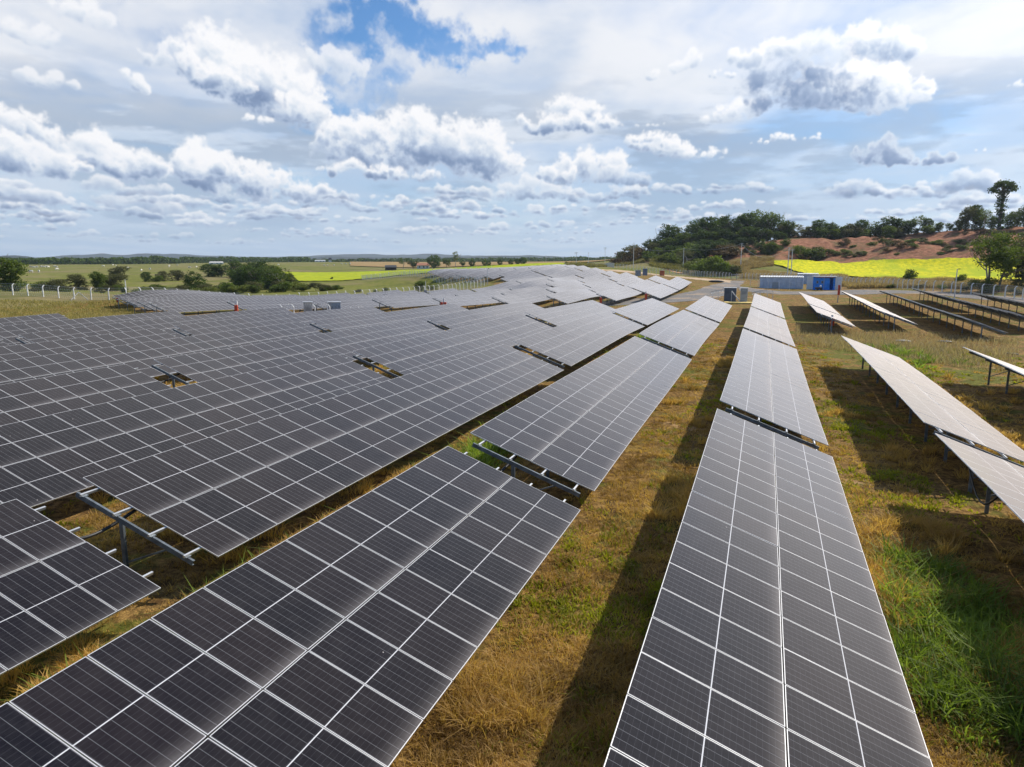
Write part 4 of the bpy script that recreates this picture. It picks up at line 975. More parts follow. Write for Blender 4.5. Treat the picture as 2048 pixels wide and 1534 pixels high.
drape('stubble_field', rp((700, 900), (900, 760), (1100, 720), (1260, 720)), rp((700, 1500), (900, 1500), (1100, 1500), (1260, 1400)), M_STUB, .8, 60, 20)
drape('gravel_road', pl((1462, 561), (1440, 567), (1395, 580), (1330, 594), (1240, 600), (1180, 606)), pl((1492, 562), (1482, 570), (1470, 584), (1420, 600), (1300, 608), (1215, 612)), M_GRAVEL, .035, 90, 14, 0, .5)
drape('gravel_road', pl((1478, 582), (1560, 589), (1640, 590), (1720, 590), (1800, 587), (1880, 591), (1990, 602), (2100, 615)), pl((1478, 573), (1560, 583), (1640, 583), (1720, 580), (1800, 581), (1880, 584), (1990, 592), (2100, 600)), M_GRAVEL, .04, 120, 10, 0, .5)
drape('dirt_road', rp((1236, 560), (1300, 455), (1352, 405), (1420, 372), (1480, 345), (1530, 325), (1580, 312), (1640, 300)), rp((1236, 572), (1300, 466), (1352, 413), (1420, 379), (1480, 352), (1530, 331), (1580, 318), (1640, 305)), M_DIRT, .10, 120, 5, 0, .4)
drape('dirt_road', pl((1120, 538), (1200, 541), (1290, 548), (1380, 558), (1462, 566)), pl((1120, 536), (1200, 538), (1290, 545), (1380, 555), (1462, 561)), surf('pale_track', (0.40, 0.29, 0.18), (0.58, 0.44, 0.30), .5), .05, 90, 5, 0, .5)

# ------------------------------------------------------------------ grass
def blades(P0, Ht, wd, lean, rg, segs=2):
    """tapered bent blades; P0 (n,3) roots, Ht heights, lean (n,2) horizontal tip offset"""
    n = len(P0); a = rg.uniform(0, 6.28, n); side = np.stack([np.cos(a), np.sin(a), np.zeros(n)], -1) * (wd / 2)[:, None]
    L = np.concatenate([lean, np.zeros((n, 1))], -1); up = np.zeros((n, 3)); up[:, 2] = 1
    def at(t, bend): return P0 + up * (Ht * t)[:, None] + L * bend
    m1 = at(.55, .28); tip = at(.95, 1.0)
    v = np.stack([P0 - side, P0 + side, m1 + side * .8, m1 - side * .8, tip], 1).reshape(-1, 3)
    b = np.arange(n) * 5
    return v, [np.stack([b, b + 1, b + 2, b + 3], -1), np.stack([b + 3, b + 2, b + 4], -1)]
def grass_obj(name, label, P0, Ht, wd, lean, tint, m, rg):
    v, f = blades(P0, Ht, wd, lean, rg)
    me = mesh_np(name, v, f, [m], False, attrs={'tint': np.repeat(tint, 5)})
    return tag(link(bpy.data.objects.new(name, me)), label, 'grass', None, 'stuff')
G_DRY = mat_leaf('dry_grass', (0.085, 0.038, 0.014), (0.70, 0.46, 0.15), .45)
G_GREEN = mat_leaf('green_grass', (0.06, 0.10, 0.014), (0.32, 0.42, 0.070), .5)
G_YG = mat_leaf('yellow_green_weeds', (0.06, 0.075, 0.010), (0.38, 0.38, 0.030), .45)
G_BRUSH = mat_leaf('tall_brown_grass', (0.16, 0.105, 0.055), (0.42, 0.31, 0.17), .4)
def scatter(n, r0, r1, rg, a0=-41, a1=41, p=1.0):
    """roots spread over the wedge in view, density falling with distance"""
    r = np.exp(rg.uniform(math.log(r0), math.log(r1), n) * p) if p == 1.0 else r0 + (r1 - r0) * rg.uniform(0, 1, n) ** p
    a = np.radians(rg.uniform(a0, a1, n) - 19.5)
    return r * np.sin(a), r * np.cos(a)
def greenness(x, y):
    return .55 * vnoise(x, y, 5.5, 21) + .45 * vnoise(x, y, 1.7, 22) + .22 * vnoise(x, y, 16, 23) - .11 + .34 * lushmask(x, y) + .30 * np.exp(-(((x - 4.5) / 1.6) ** 2 + ((y - 12.0) / 2.4) ** 2))
def open_ground(x, y):
    """1 in the alleys between rows, low under the tables"""
    k = np.round((x - X00) / SP); d = np.abs(x - X00 - SP * k)
    return np.where(d > 1.9, 1.0, .18)
def tufts(nt, per, r0, r1, rg, sel, hmin, hmax, spread, wd, leanf):
    x, y = scatter(nt, r0, r1, rg); keep = (rg.uniform(0, 1, nt) < open_ground(x, y)) & sel(x, y); x = x[keep]; y = y[keep]
    n = len(x); k = per; hh = rg.uniform(hmin, hmax, n) ** 1.0
    X = np.repeat(x, k) + rg.normal(size=n * k) * spread; Y = np.repeat(y, k) + rg.normal(size=n * k) * spread
    Hh = np.repeat(hh, k) * rg.uniform(.45, 1.1, n * k)
    out = np.stack([X - np.repeat(x, k), Y - np.repeat(y, k)], -1); out /= np.linalg.norm(out, axis=1)[:, None] + 1e-6
    lean = (out * .6 + rg.normal(size=(n * k, 2)) * .6) * (Hh * leanf)[:, None]
    dist = np.hypot(X, Y)
    W_ = wd * (1 + dist / 18.0) * rg.uniform(.6, 1.3, n * k)
    Z = H(X, Y) + relief(X, Y) - .01
    pt = np.clip((.6 * vnoise(x, y, 1.5, 71) + .4 * vnoise(x, y, .6, 72) - .5) * 2.6 + .5, 0, 1)
    tint = np.clip(np.repeat(pt * .62 + rg.uniform(0, .2, n), k) + rg.uniform(0, .22, n * k), 0, 1)
    return np.stack([X, Y, Z], -1), Hh, W_, lean, tint
rg = np.random.default_rng(77)
dry = lambda x, y: greenness(x, y) + .08 * rg.normal(size=x.shape) < .72
grn = lambda x, y: greenness(x, y) + .10 * rg.normal(size=x.shape) > .70
lushs = lambda x, y: (lushmask(x, y) > .42)
grass_obj('dry_grass', 'dry straw-coloured grass covering the alleys between the solar tables', *tufts(38000, 15, 6.5, 80, rg, dry, .07, .24, .11, .012, 1.05), G_DRY, rg)
bigsel = lambda x, y: (greenness(x, y) < .56) & (vnoise(x, y, 2.3, 31) > .58)
grass_obj('straw_tussocks', 'larger straw tussocks standing out of the dry grass', *tufts(9000, 44, 6.5, 62, rg, bigsel, .28, .60, .12, .011, .95), G_DRY, rg)
grass_obj('green_weeds', 'yellow-green weeds scattered through the dry grass', *tufts(30000, 13, 6.5, 85, rg, grn, .06, .24, .13, .024, .8), G_YG, rg)
grass_obj('green_grass', 'lush green grass beside the bottom-right row and along the table edges', *tufts(13000, 24, 6.5, 95, rg, lushs, .15, .85, .18, .020, .95), G_GREEN, rg)
def brush(n, segs, hmin, hmax, m, name, label, seed, wd=.07):
    rg = np.random.default_rng(seed); X = []; Y = []
    for (u0, u1, d00, d01, d10, d11) in segs:
        k = int(n * (u1 - u0) / sum(s[1] - s[0] for s in segs)); t = rg.uniform(0, 1, k); u = u0 + (u1 - u0) * t
        ds = (d00 + (d10 - d00) * t) + ((d01 + (d11 - d01) * t) - (d00 + (d10 - d00) * t)) * rg.uniform(0, 1, k)
        dd = np.stack([ray(float(x), 517.0)[:2] for x in u]); dd /= np.linalg.norm(dd, axis=1)[:, None]
        X.append(dd[:, 0] * ds); Y.append(dd[:, 1] * ds)
    X = np.concatenate(X); Y = np.concatenate(Y); k = len(X)
    Hh = rg.uniform(hmin, hmax, k) * (.5 + vnoise(X, Y, 6, seed)); lean = rg.normal(size=(k, 2)) * (Hh * .35)[:, None]
    grass_obj(name, label, np.stack([X, Y, H(X, Y)], -1), Hh, wd * rg.uniform(.6, 1.4, k) * 2, lean, rg.uniform(0, 1, k), m, rg)
brush(60000, [(1480, 1580, 318, 385, 300, 330), (1580, 1700, 290, 325, 236, 285), (1700, 2120, 222, 262, 200, 232)], .8, 1.7, G_BRUSH, 'tall_brown_grass', 'tall brown grass between the bent-post fence and the yellow field', 91, .09)
brush(26000, [(1380, 1500, 375, 440, 345, 420), (1500, 1548, 385, 440, 392, 425)], .8, 2.0, G_BRUSH, 'tall_brown_grass', 'olive-brown rough grass around the dirt road below the hill', 92, .12)
brush(26000, [(1130, 1300, 470, 540, 470, 520), (1300, 1420, 440, 480, 380, 440)], .8, 2.6, mat_leaf('rough_green_grass', (0.10, 0.10, 0.03), (0.30, 0.26, 0.10), .4), 'rough_grass', 'rough olive grass behind the far fence', 93, .14)
brush(13000, [(1600, 1760, 78, 100, 72, 98), (1760, 2060, 72, 98, 66, 96)], .15, .6, mat_leaf('seeding_grass', (0.22, 0.155, 0.09), (0.50, 0.40, 0.27), .4), 'seeding_grass', 'pale seeding grass between the two right-hand table groups', 94, .022)
brush(15000, [(-40, 260, 120, 165, 120, 160), (260, 300, 110, 140, 110, 135)], .12, .5, mat_leaf('verge_grass', (0.13, 0.125, 0.035), (0.42, 0.34, 0.13), .4), 'verge_grass', 'rough verge grass inside the left fence', 95, .05)

# ------------------------------------------------------------------ fences
M_POST = mat('pale_concrete', (0.72, 0.71, 0.67), 0.8, 0, 0.08, 2.0)
def fence(name, label, group, pts, spacing, hgt=2.15, arm=True, wires=True, bend=1.0, skip=None):
    """concrete posts with an angled arm, chain-link wires between them"""
    P_ = np.array(pts, float); s = np.concatenate([[0], np.cumsum(np.linalg.norm(np.diff(P_, axis=0), axis=1))])
    n = int(s[-1] / spacing) + 1; t = np.arange(n) * spacing
    X = np.interp(t, s, P_[:, 0]); Y = np.interp(t, s, P_[:, 1])
    Z = H(X, Y) + relief(X, Y); base = Vector((X[0], Y[0], Z[0]))
    root = empty(name, base); tag(root, label, 'fence', group)
    key = ('post', hgt, arm, bend)
    if key not in PROTO:
        mb = MB(); mb.box((0, 0, hgt / 2 - .1), (.17, .17, hgt + .2))
        if arm:
            mb.bar((0, 0, hgt - .04), (.20 * bend, 0, hgt + .22), .15); mb.bar((.19 * bend, 0, hgt + .20), (.46 * bend, 0, hgt + .40), .13)
        PROTO[key] = mb.mesh('fence_post', M_POST)
    w = MB(); prev = None
    for i in range(n):
        j = min(i, n - 2); a = math.atan2(Y[j + 1] - Y[j], X[j + 1] - X[j]) + math.pi / 2
        o = bpy.data.objects.new('fence_post', PROTO[key]); link(o, root)
        o.location = Vector((X[i], Y[i], Z[i])) - base; o.rotation_euler = (random.gauss(0, .012), random.gauss(0, .012), a)
        if wires and i:
            for zz in (.08, .5, .95, 1.4, 1.8, hgt):
                w.bar(Vector((X[i - 1], Y[i - 1], Z[i - 1] + zz)) - base, Vector((X[i], Y[i], Z[i] + zz)) - base, .016)
            m_ = 7                                                # chain link, drawn coarse
            for q in range(m_):
                f0, f1 = q / m_, (q + 1) / m_
                A0 = Vector((X[i - 1] + (X[i] - X[i - 1]) * f0, Y[i - 1] + (Y[i] - Y[i - 1]) * f0, Z[i - 1] + (Z[i] - Z[i - 1]) * f0)) - base
                A1 = Vector((X[i - 1] + (X[i] - X[i - 1]) * f1, Y[i - 1] + (Y[i] - Y[i - 1]) * f1, Z[i - 1] + (Z[i] - Z[i - 1]) * f1)) - base
                w.bar(A0 + Vector((0, 0, .05)), A1 + Vector((0, 0, hgt)), .010); w.bar(A1 + Vector((0, 0, .05)), A0 + Vector((0, 0, hgt)), .010)
            ca, sa = math.cos(a), math.sin(a)
            for k_, (ax, az_) in enumerate(((.22, .26), (.34, .33), (.46, .41))):
                if arm: w.bar(Vector((X[i - 1] + ca * ax * bend, Y[i - 1] + sa * ax * bend, Z[i - 1] + hgt + az_)) - base, Vector((X[i] + ca * ax * bend, Y[i] + sa * ax * bend, Z[i] + hgt + az_)) - base, .016)
    if wires: w.build('chain_link', M_WIRE, root)
    return root
def coil(root, pts, r, m=M_WIRE, turns=3.2, name='razor_wire'):
    mb = MB(); pts = [Vector(p) for p in pts]
    for a, b in zip(pts[:-1], pts[1:]):
        L = (b - a).length; n = int(L * turns * 8); d = (b - a).normalized(); x = d.cross(Vector((0, 0, 1))).normalized(); path = []
        for i in range(n + 1):
            t = i / n; an = t * L * turns * 2 * math.pi
            path.append(a.lerp(b, t) + x * math.cos(an) * r + Vector((0, 0, 1)) * math.sin(an) * r)
        mb.tube(path, .012, 3, cap=False)
    return mb.build(name, m, root)
P2 = lambda u, v: place(u, v)[:2]
def top_z(u, v, dist):
    r_ = ray(u, v); return EYE + r_[2] * dist / math.hypot(r_[0], r_[1])
fence('fence', 'bent-post concrete fence along the right side, below the yellow field', 'perimeter fences', [on_ray(2150, 168), P2(2018, 596), P2(1924, 587.6), P2(1843, 581), P2(1757, 575), P2(1700, 572), P2(1660, 565)], 2.9, bend=-1)
fence('fence', 'fence running behind the grey sheds, between the kiosk and the white gate', 'perimeter fences', [P2(1660, 565), P2(1600, 562), P2(1509, 559), P2(1488, 558)], 3.0, bend=-1)
fence('fence', 'long fence of close white posts running left from the white gate', 'perimeter fences', [P2(1458, 557.5), P2(1400, 553.5), P2(1364, 550), P2(1283, 541.5), P2(1230, 536.5)], 3.0, bend=-1)
fence('fence', 'farthest stretch of post fence below the dirt road, at the skyline', 'perimeter fences', [P2(1228, 536.4), P2(1200, 533.5), P2(1172, 530)], 3.2, bend=-1)
lf = fence('fence', 'sparse white-post fence at the left edge, with one braced post', 'perimeter fences', [on_ray(-60, 176), P2(10, 590), P2(160, 599.5), P2(262, 601), (-121, 136), (-113, 152)], 3.55, 1.95)
b0 = Vector((*P2(159, 600), 0)); b0.z = h(b0.x, b0.y)
for sgn in (-1, 1):
    e0 = Vector((*P2(159 + sgn * 17, 601), 0)); e0.z = h(e0.x, e0.y)
    mb = MB(); mb.bar(b0 + Vector((0, 0, 1.5)) - lf.location, e0 + Vector((0, 0, .05)) - lf.location, .11); mb.build('brace', M_CONC, lf)
fence('fence', 'curving fence of bent posts climbing beside the rear solar tables', 'perimeter fences', [(-112.5, 154), (-104, 168), (-98.5, 186), (-95, 210), (-93, 236)], 2.6, 2.2)
fence('fence', 'fence along the far side of the triangular meadow, below the yellow field', 'perimeter fences', [(-93.5, 238), (-118, 262), (-150, 290), (-190, 326), (-214, 350)], 3.0, 2.2)
fence('fence', 'short fence closing the far corner beside the yellow field', 'perimeter fences', [(-214, 351), (-205, 368), (-180, 380), (-150, 392)], 3.0, 2.2)

# ------------------------------------------------------------------ poles and wires
def pole(u, vb, vt, label, kind_='power', dist=None, arm=2.0):
    x, y = on_ray(u, dist) if dist else P2(u, vb)
    z = hg(x, y); ds = math.hypot(x, y); dr = ray(u, vt); Ht = EYE + dr[2] * ds / math.hypot(dr[0], dr[1]) - z
    t = empty('power_pole' if kind_ == 'power' else 'lamp_column', (x, y, z), YAW); tag(t, label, 'pole')
    mb = MB(); mb.tube([(0, 0, -.3), (0, 0, Ht)], [.21, .13] if kind_ == 'power' else [.13, .09], 10); mb.build('shaft', M_POST, t)
    if kind_ == 'power':
        for k_ in range(2 if arm > 1.9 else 1):
            zz = Ht - .35 - k_ * .9
            m2 = MB(); m2.box((0, -.12, zz), (arm, .1, .12)); m2.bar((-.6, -.12, zz), (0, -.12, zz - .5), .04); m2.bar((.6, -.12, zz), (0, -.12, zz - .5), .04)
            ca = m2.build('crossarm', M_CONC, t)
            for q in (-.92, -.45, .45, .92):
                i_ = MB(); i_.tube([(arm / 2 * q, -.12, zz + .06), (arm / 2 * q, -.12, zz + .26)], [.05, .035], 8); i_.build('insulator', M_GREY, ca)
    else:
        m2 = MB(); m2.bar((0, 0, Ht - .1), (.35, 0, Ht + .05), .05); m2.box((.42, 0, Ht + .02), (.34, .16, .14)); m2.build('camera_head', M_DARK, t)
    return t, Vector((x, y, z + Ht))
_, pA = pole(1577, 559, 494, 'tall concrete power pole with crossarms behind the grey shed', dist=300, arm=2.6)
_, pA2 = pole(1584, 559, 498, 'second power pole close beside the tall one behind the shed', dist=303, arm=1.2)
_, pB = pole(1482, 540, 486, 'power pole standing against the dark wood', dist=400, arm=2.4)
_, pD = pole(1367, 537, 496, 'slim pole in front of the wood, beside the pale tree', dist=420, arm=1.0)
_, pC = pole(1267, 531, 490, 'slim tall pole beside the dirt road at the hill end', dist=450, arm=1.0)
_, pE = pole(1210, 523, 495, 'power pole with crossarm on the skyline, left of the hill', dist=640, arm=3.2)
_, pG = pole(1152.5, 532, 504, 'power pole with crossarm behind the farthest solar tables', dist=520, arm=3.0)
_, pF = pole(1177, 524, 505, 'thin dark pole on the skyline between two crossarm poles', dist=640, arm=.8)
_, pH = pole(1092, 524, 511, 'tiny pole on the horizon right of the farm row', dist=900, arm=2.5)
for nm, (a, b) in {'line between the shed pole and the wood pole': (pA, pB), 'line from the wood pole to the pale tree pole': (pB, pD), 'line from the pale tree pole to the road pole': (pD, pC)}.items():
    mb = MB(); n = 14; L = (b - a).length
    for off in (-.5, .5):
        mb.tube([a.lerp(b, i / n) + Vector((off * .3, off, -.4 - L * .05 * 4 * (i / n) * (1 - i / n))) for i in range(n + 1)], .025, 4, cap=False)
    tag(mb.build('power_line', M_WIRE), 'sagging power ' + nm, 'cable')
pole(1908, 600, 538, 'white lamp column with a camera at the right-hand fence', 'cam')
pole(246, 596, 559, 'lamp mast behind the left end of the rear tables', 'cam', dist=172)
pole(975, 568, 537, 'camera mast at the corner of the triangular meadow', 'cam', dist=262)
pole(865, 552, 536, 'camera mast in front of the farthest tables at left', 'cam', dist=330)
t, _ = pole(850, 592, 562, 'camera mast with a blue-grey box at its foot, beside the curved fence', 'cam', dist=205)
mb = MB(); mb.box((0, -.3, 1.0), (.9, .6, 1.5)); mb.box((0, -.3, 1.78), (1.0, .7, .06)); mb.build('equipment_box', M_GREY, t)
pole(776, 553, 543, 'short camera mast at the far fence corner below the yellow field', 'cam', dist=435)

# ------------------------------------------------------------------ fire points: orange extinguisher box on a white-capped post
def fire_point(u, v, hpx, label, two=False, dist=None):
    x, y = on_ray(u, dist) if dist else P2(u, v); z = hg(x, y); ds = math.hypot(x, y); Ht = hpx / FPX * ds
    if dist: Ht = top_z(u, v - hpx, dist) - z
    t = empty('fire_point', (x, y, z), YAW); tag(t, label, 'extinguisher post')
    mb = MB(); mb.box((0, 0, Ht * .5 - .1), (.14, .14, Ht + .2)); mb.build('post', M_CONC, t)
    for i, dx_ in enumerate((-.28, .22) if two else (0,)):
        b_ = MB(); b_.box((dx_, -.2, Ht * .60), (.36 if two else .42, .26, Ht * .46)); o = b_.build('extinguisher_cover', M_ORANGE, t); bevel(o, .05)
    c_ = MB(); c_.box((0, 0, Ht * .93), (.18, .18, Ht * .16)); c_.build('cap', M_WHITE, t)
    return t
fire_point(237.5, 612, 17, 'orange extinguisher post at the left front corner of the rear tables')
fire_point(467, 622, 20, 'orange extinguisher post behind the front tables, left of the white stakes', dist=97)
fire_point(886, 617, 20, 'pair of red extinguisher covers on a post between the two blocks', True, dist=103)
fire_point(1294, 603, 20, 'reddish extinguisher post between the road and the rear tables', dist=142)
fire_point(1203, 608, 18, 'pale extinguisher post under the front edge of the rear tables', dist=128)
t = fire_point(1662, 664, 30, 'red extinguisher cover on a white post beside the short right-hand table')
fire_point(1675, 606, 38, 'pale tall post with a box, left of the second right-hand row').children[1].data.materials[0] = M_ORANGE

# ------------------------------------------------------------------ sheds, kiosk, gate
def corrugated(w, hh, n, amp, m_off=0.0):
    """wall sheet in the x-z plane with vertical ribs and real thickness"""
    v = []; f = []; k = n * 4 + 1
    for i in range(k):
        x = -w / 2 + w * i / (k - 1); y = amp * (0, 1, 1, 0)[i % 4]
        v += [(x, y, 0), (x, y, hh), (x, y + .03, hh), (x, y + .03, 0)]
    for i in range(k - 1):
        a = i * 4
        f += [(a, a + 4, a + 5, a + 1), (a + 2, a + 6, a + 7, a + 3), (a + 1, a + 5, a + 6, a + 2), (a + 3, a + 7, a + 4, a)]
    f += [(0, 1, 2, 3), ((k - 1) * 4 + 3, (k - 1) * 4 + 2, (k - 1) * 4 + 1, (k - 1) * 4)]
    return v, f
M_SHEET = mat('pale_blue_sheet', (0.56, 0.62, 0.70), 0.5, 0.0, 0.08, 1.0)
M_ROOF = mat('fibre_roof', (0.62, 0.64, 0.66), 0.8, 0, 0.10, 1.5)
def shed(u0, u1, vb, vt, depth, label, cat, roof_over=.12, rib=26):
    x0, y0 = P2(u0, vb); x1, y1 = P2(u1, vb); c = Vector(((x0 + x1) / 2, (y0 + y1) / 2, 0)); c.z = h(c.x, c.y)
    ds = math.hypot(c.x, c.y); w = (u1 - u0) / FPX * ds; Ht = (vb - vt) / FPX * ds
    az_ = math.atan2(c.x, c.y)
    t = empty('shed', c, -az_); tag(t, label, cat)
    v, f = corrugated(w, Ht, rib, -.07)
    MB().add(v, f).build('front_wall', M_SHEET, t)
    v2, f2 = corrugated(w, Ht, rib, .07); o = MB().add(v2, f2).build('back_wall', M_SHEET, t); o.location = (0, depth, 0)
    for s in (-1, 1):
        v3, f3 = corrugated(depth - .12, Ht - .02, max(4, int(rib * depth / w)), -.06 * s); o = MB().add(v3, f3).build('end_wall', M_SHEET, t)
        o.location = (s * w / 2, depth / 2, 0); o.rotation_euler = (0, 0, math.pi / 2)
    v4, f4 = corrugated(w + roof_over * 2, depth + .7, rib, .12)
    o = MB().add([(a, c_, b_) for a, b_, c_ in v4], f4).build('roof', M_ROOF, t); o.location = (0, -.35, Ht + .05); o.rotation_euler = (R(2.5), 0, 0)
    return t, w, Ht
t, w_, h_ = shed(1524, 1599, 577.5, 557.0, 5.0, 'long pale blue-grey corrugated shed with scalloped roof edge', 'shed')
m2 = MB(); m2.box((-w_ * .14, -.10, .95), (1.6, .06, 1.9)); m2.build('door', M_GREY, t)
shed(1597, 1632, 568, 551, 4.0, 'plain grey shed standing behind the blue kiosk', 'shed', .1, 14)
# blue kiosk, its two white door leaves folded open
x, y = P2(1647, 580); z = h(x, y); ds = math.hypot(x, y); s_ = ds / FPX
k = empty('kiosk', (x, y, z), -math.atan2(x, y)); tag(k, 'bright blue kiosk container with white doors folded open', 'kiosk')
W_, Hk, D_ = 37 * s_, 23 * s_, 2.6
mb = MB(); mb.box((-W_ * .12, .04, Hk / 2 + .1), (W_ * .76, .08, Hk)); mb.build('front_wall', M_BLUE, k)
mb = MB(); mb.box((W_ * .455, .04, Hk / 2 + .1), (W_ * .09, .08, Hk)); mb.build('front_wall', M_BLUE, k)
mb = MB()
mb.box((-W_ / 2 + .04, D_ / 2 + .09, Hk / 2 + .1), (.08, D_, Hk)); mb.box((W_ / 2 - .04, D_ / 2 + .09, Hk / 2 + .1), (.08, D_, Hk)); mb.box((0, D_ + .13, Hk / 2 + .1), (W_, .08, Hk)); mb.box((0, D_ / 2, .06), (W_ + .1, D_ + .2, .08))
mb.build('side_walls', M_BLUE, k)
mb = MB(); mb.box((0, D_ / 2 - .1, Hk + .16), (W_ + .5, D_ + .8, .10)); rf = mb.build('roof', M_WHITE, k)
mb = MB(); mb.box((.2, -.53, Hk - .02), (W_ * .86, .05, .26)); mb.build('fascia', mat('faded_red_paint', (.42, .22, .22), .6), k)
for x_, nm in ((-W_ * .30, 'window'), (-W_ * .08, 'window')):
    mb = MB(); mb.box((x_, -.03, Hk * .60), (.55, .06, .75)); f_ = mb.build(nm, M_GREY, k)
    mb = MB(); mb.box((x_, -.068, Hk * .60), (.42, .012, .60)); mb.build('pane', mat('window_glass', (.10, .13, .15), .15), f_)
for x_, ang in ((-W_ / 2 - .04, R(196)), (W_ / 2 + .04, R(-16))):
    mb = MB(); mb.box((.80, 0, Hk / 2 + .1), (1.6, .06, Hk)); mb.box((.80, -.04, Hk * .5), (1.3, .02, .06)); o = mb.build('door', M_WHITE, k); o.location = (x_, 0, 0); o.rotation_euler = (0, 0, ang)
mb = MB(); mb.bar((-.2, -2.6, -.1), (-.2, -2.6, Hk + .2), .10); tag(mb.build('stake', M_CONC), 'white post standing in front of the blue kiosk', 'post').location = (x, y, z)
# dark site cart with a pale canister
x, y = P2(1637, 581); z = h(x, y)
t = empty('cart', (x, y, z), YAW); tag(t, 'dark cart with a pale canister parked beside the blue kiosk', 'cart')
mb = MB(); mb.box((0, 0, .62), (1.7, .8, .5)); mb.bar((-.8, 0, .7), (-1.5, 0, .95), .05); bevel(mb.build('tray', M_DARK, t), .04)
for sx in (-.5, .5):
    mb = MB(); mb.tube([(sx, -.48, .3), (sx, -.40, .3)], .3, 14); mb.build('wheel', M_DARK, t)
mb = MB(); mb.tube([(.45, 0, .87), (.45, 0, 1.25), (.45, 0, 1.4)], [.22, .22, .08], 12); mb.build('canister', M_WHITE, t)
# gate
ga, gb = P2(1462, 559), P2(1484, 559.5); g0 = Vector((*ga, h(*ga))); g1 = Vector((*gb, h(*gb)))
t = empty('gate', g0); tag(t, 'white barred double gate in the far fence at the gravel road', 'gate')
dv = g1 - g0; L = dv.length
for i in range(2):
    a = dv * (.04 + .46 * i); b = dv * (.48 + .46 * i); mb = MB()
    for zz in (.15, 1.1, 2.1): mb.bar(a + Vector((0, 0, zz)), b + Vector((0, 0, zz)), .07)
    for q in range(9): mb.bar(a.lerp(b, q / 8) + Vector((0, 0, .15)), a.lerp(b, q / 8) + Vector((0, 0, 2.15)), .045)
    mb.build('gate_leaf', M_WHITE, t)
for q in (0, .5, 1.0):
    mb = MB(); mb.box(dv * q + Vector((0, 0, 1.2)), (.25, .25, 2.6)); mb.build('gate_post', M_CONC, t)

# ------------------------------------------------------------------ electrical cabinets
def cabinet(u, vb, wpx, hpx, label, m=M_GREY, depth=.9, doors=2, cat='cabinet', leg=0.0, hood=True, dist=None, top_m=None):
    x, y = on_ray(u, dist) if dist else P2(u, vb); z = h(x, y); ds = math.hypot(x, y); w = wpx / FPX * ds; Ht = hpx / FPX * ds
    if dist: Ht = top_z(u, vb - hpx, dist) - z
    t = empty('electrical_cabinet', (x, y, z), -math.atan2(x, y)); tag(t, label, cat)
    mb = MB(); mb.box((0, depth / 2, leg + (Ht - leg) / 2), (w, depth, Ht - leg)); bevel(mb.build('housing', m, t), .02)
    for i in range(doors):
        dw = w / doors - .08; cx = -w / 2 + w / doors * (i + .5)
        mb = MB(); mb.box((cx, -.015, leg + (Ht - leg) * .48), (dw, .03, (Ht - leg) * .84)); d_ = mb.build('door', m, t)
        mb = MB()
        for q in range(6): mb.box((cx, -.038, leg + (Ht - leg) * (.62 + .035 * q)), (dw * .6, .012, .02))
        mb.build('vent', M_DARK, d_)
        mb = MB(); mb.box((cx + dw * .38, -.05, leg + (Ht - leg) * .45), (.04, .04, .18)); mb.build('handle', M_DARK, d_)
    if hood: mb = MB(); mb.box((0, depth / 2, Ht + .04), (w + .18, depth + .25, .07)); mb.build('hood', top_m or M_ALU, t)
    if leg:
        for sx in (-1, 1): mb = MB(); mb.box((sx * (w / 2 - .08), depth / 2, leg / 2 - .1), (.1, .1, leg + .2)); mb.build('leg', M_STEEL, t)
    return t
# transformer compound on a yellow pad
a = place(1461, 607.5); b = place(1502, 608.5)
c = Vector(((a[0] + b[0]) / 2, (a[1] + b[1]) / 2 + .8, 0)); c.z = h(c.x, c.y)
t = empty('plinth', c, YAW * .3); tag(t, 'pale yellow concrete pad under the transformer cabinets', 'plinth')
mb = MB(); mb.box((0, 0, .12), (6.2, 3.2, .36)); bevel(mb.build('slab', M_YEL, t), .03)
DARKG = mat('dark_grey_paint', (.10, .125, .155), .45, .1, .1, 1.5)
cabinet(1459.5, 604, 22, 26, 'dark blue-grey transformer cabinet left of the white diagonal strut', DARKG, 1.6, 2)
cabinet(1487, 607, 13, 28, 'tall grey switch cabinet right of the white diagonal strut', M_GREY, 1.4, 1)
x, y = P2(1474, 606); z = h(x, y)
mb = MB(); mb.bar((0, 0, .2), (-1.7, .3, 2.3), .16); mb.bar((-1.7, .3, 2.3), (-1.7, .3, .1), .08); o = mb.build('strut', M_WHITE); o.location = (x + .6, y, z); o.rotation_euler = (0, 0, YAW * .2); tag(o, 'white diagonal strut between the two transformer cabinets', 'strut')
def stake_fence(uvs, label, hgt=1.7, coils=True, group='low wire compounds', dist=None):
    pts_ = [Vector((*on_ray(u, dist), h(*on_ray(u, dist)))) for u, v in uvs] if dist else [Vector(place(u, v)) for u, v in uvs]; t = empty('wire_fence', pts_[0]); tag(t, label, 'fence', group)
    n = 0
    for p in pts_:
        mb = MB(); q = p - pts_[0]; mb.bar(q + Vector((0, 0, -.1)), q + Vector((0, 0, hgt)), .10); mb.bar(q + Vector((0, 0, hgt - .03)), q + Vector((-.28, 0, hgt + .28)), .09); mb.build('fence_post', M_WHITE, t)
    mb = MB()
    for a_, b_ in zip(pts_[:-1], pts_[1:]):
        for zz in (.3, .8, 1.3, hgt - .05): mb.bar(a_ - pts_[0] + Vector((0, 0, zz)), b_ - pts_[0] + Vector((0, 0, zz)), .018)
    mb.build('chain_link', M_WIRE, t)
    if coils: coil(t, [p - pts_[0] + Vector((-.15, 0, hgt + .15)) for p in pts_], .28)
    return t
stake_fence([(1424, 604), (1436, 600), (1450, 597), (1464, 596)], 'wire coils and stakes left of the transformer cabinets')
stake_fence([(1506, 606), (1520, 602), (1534, 600), (1545, 601)], 'wire coils and stakes right of the transformer cabinets')
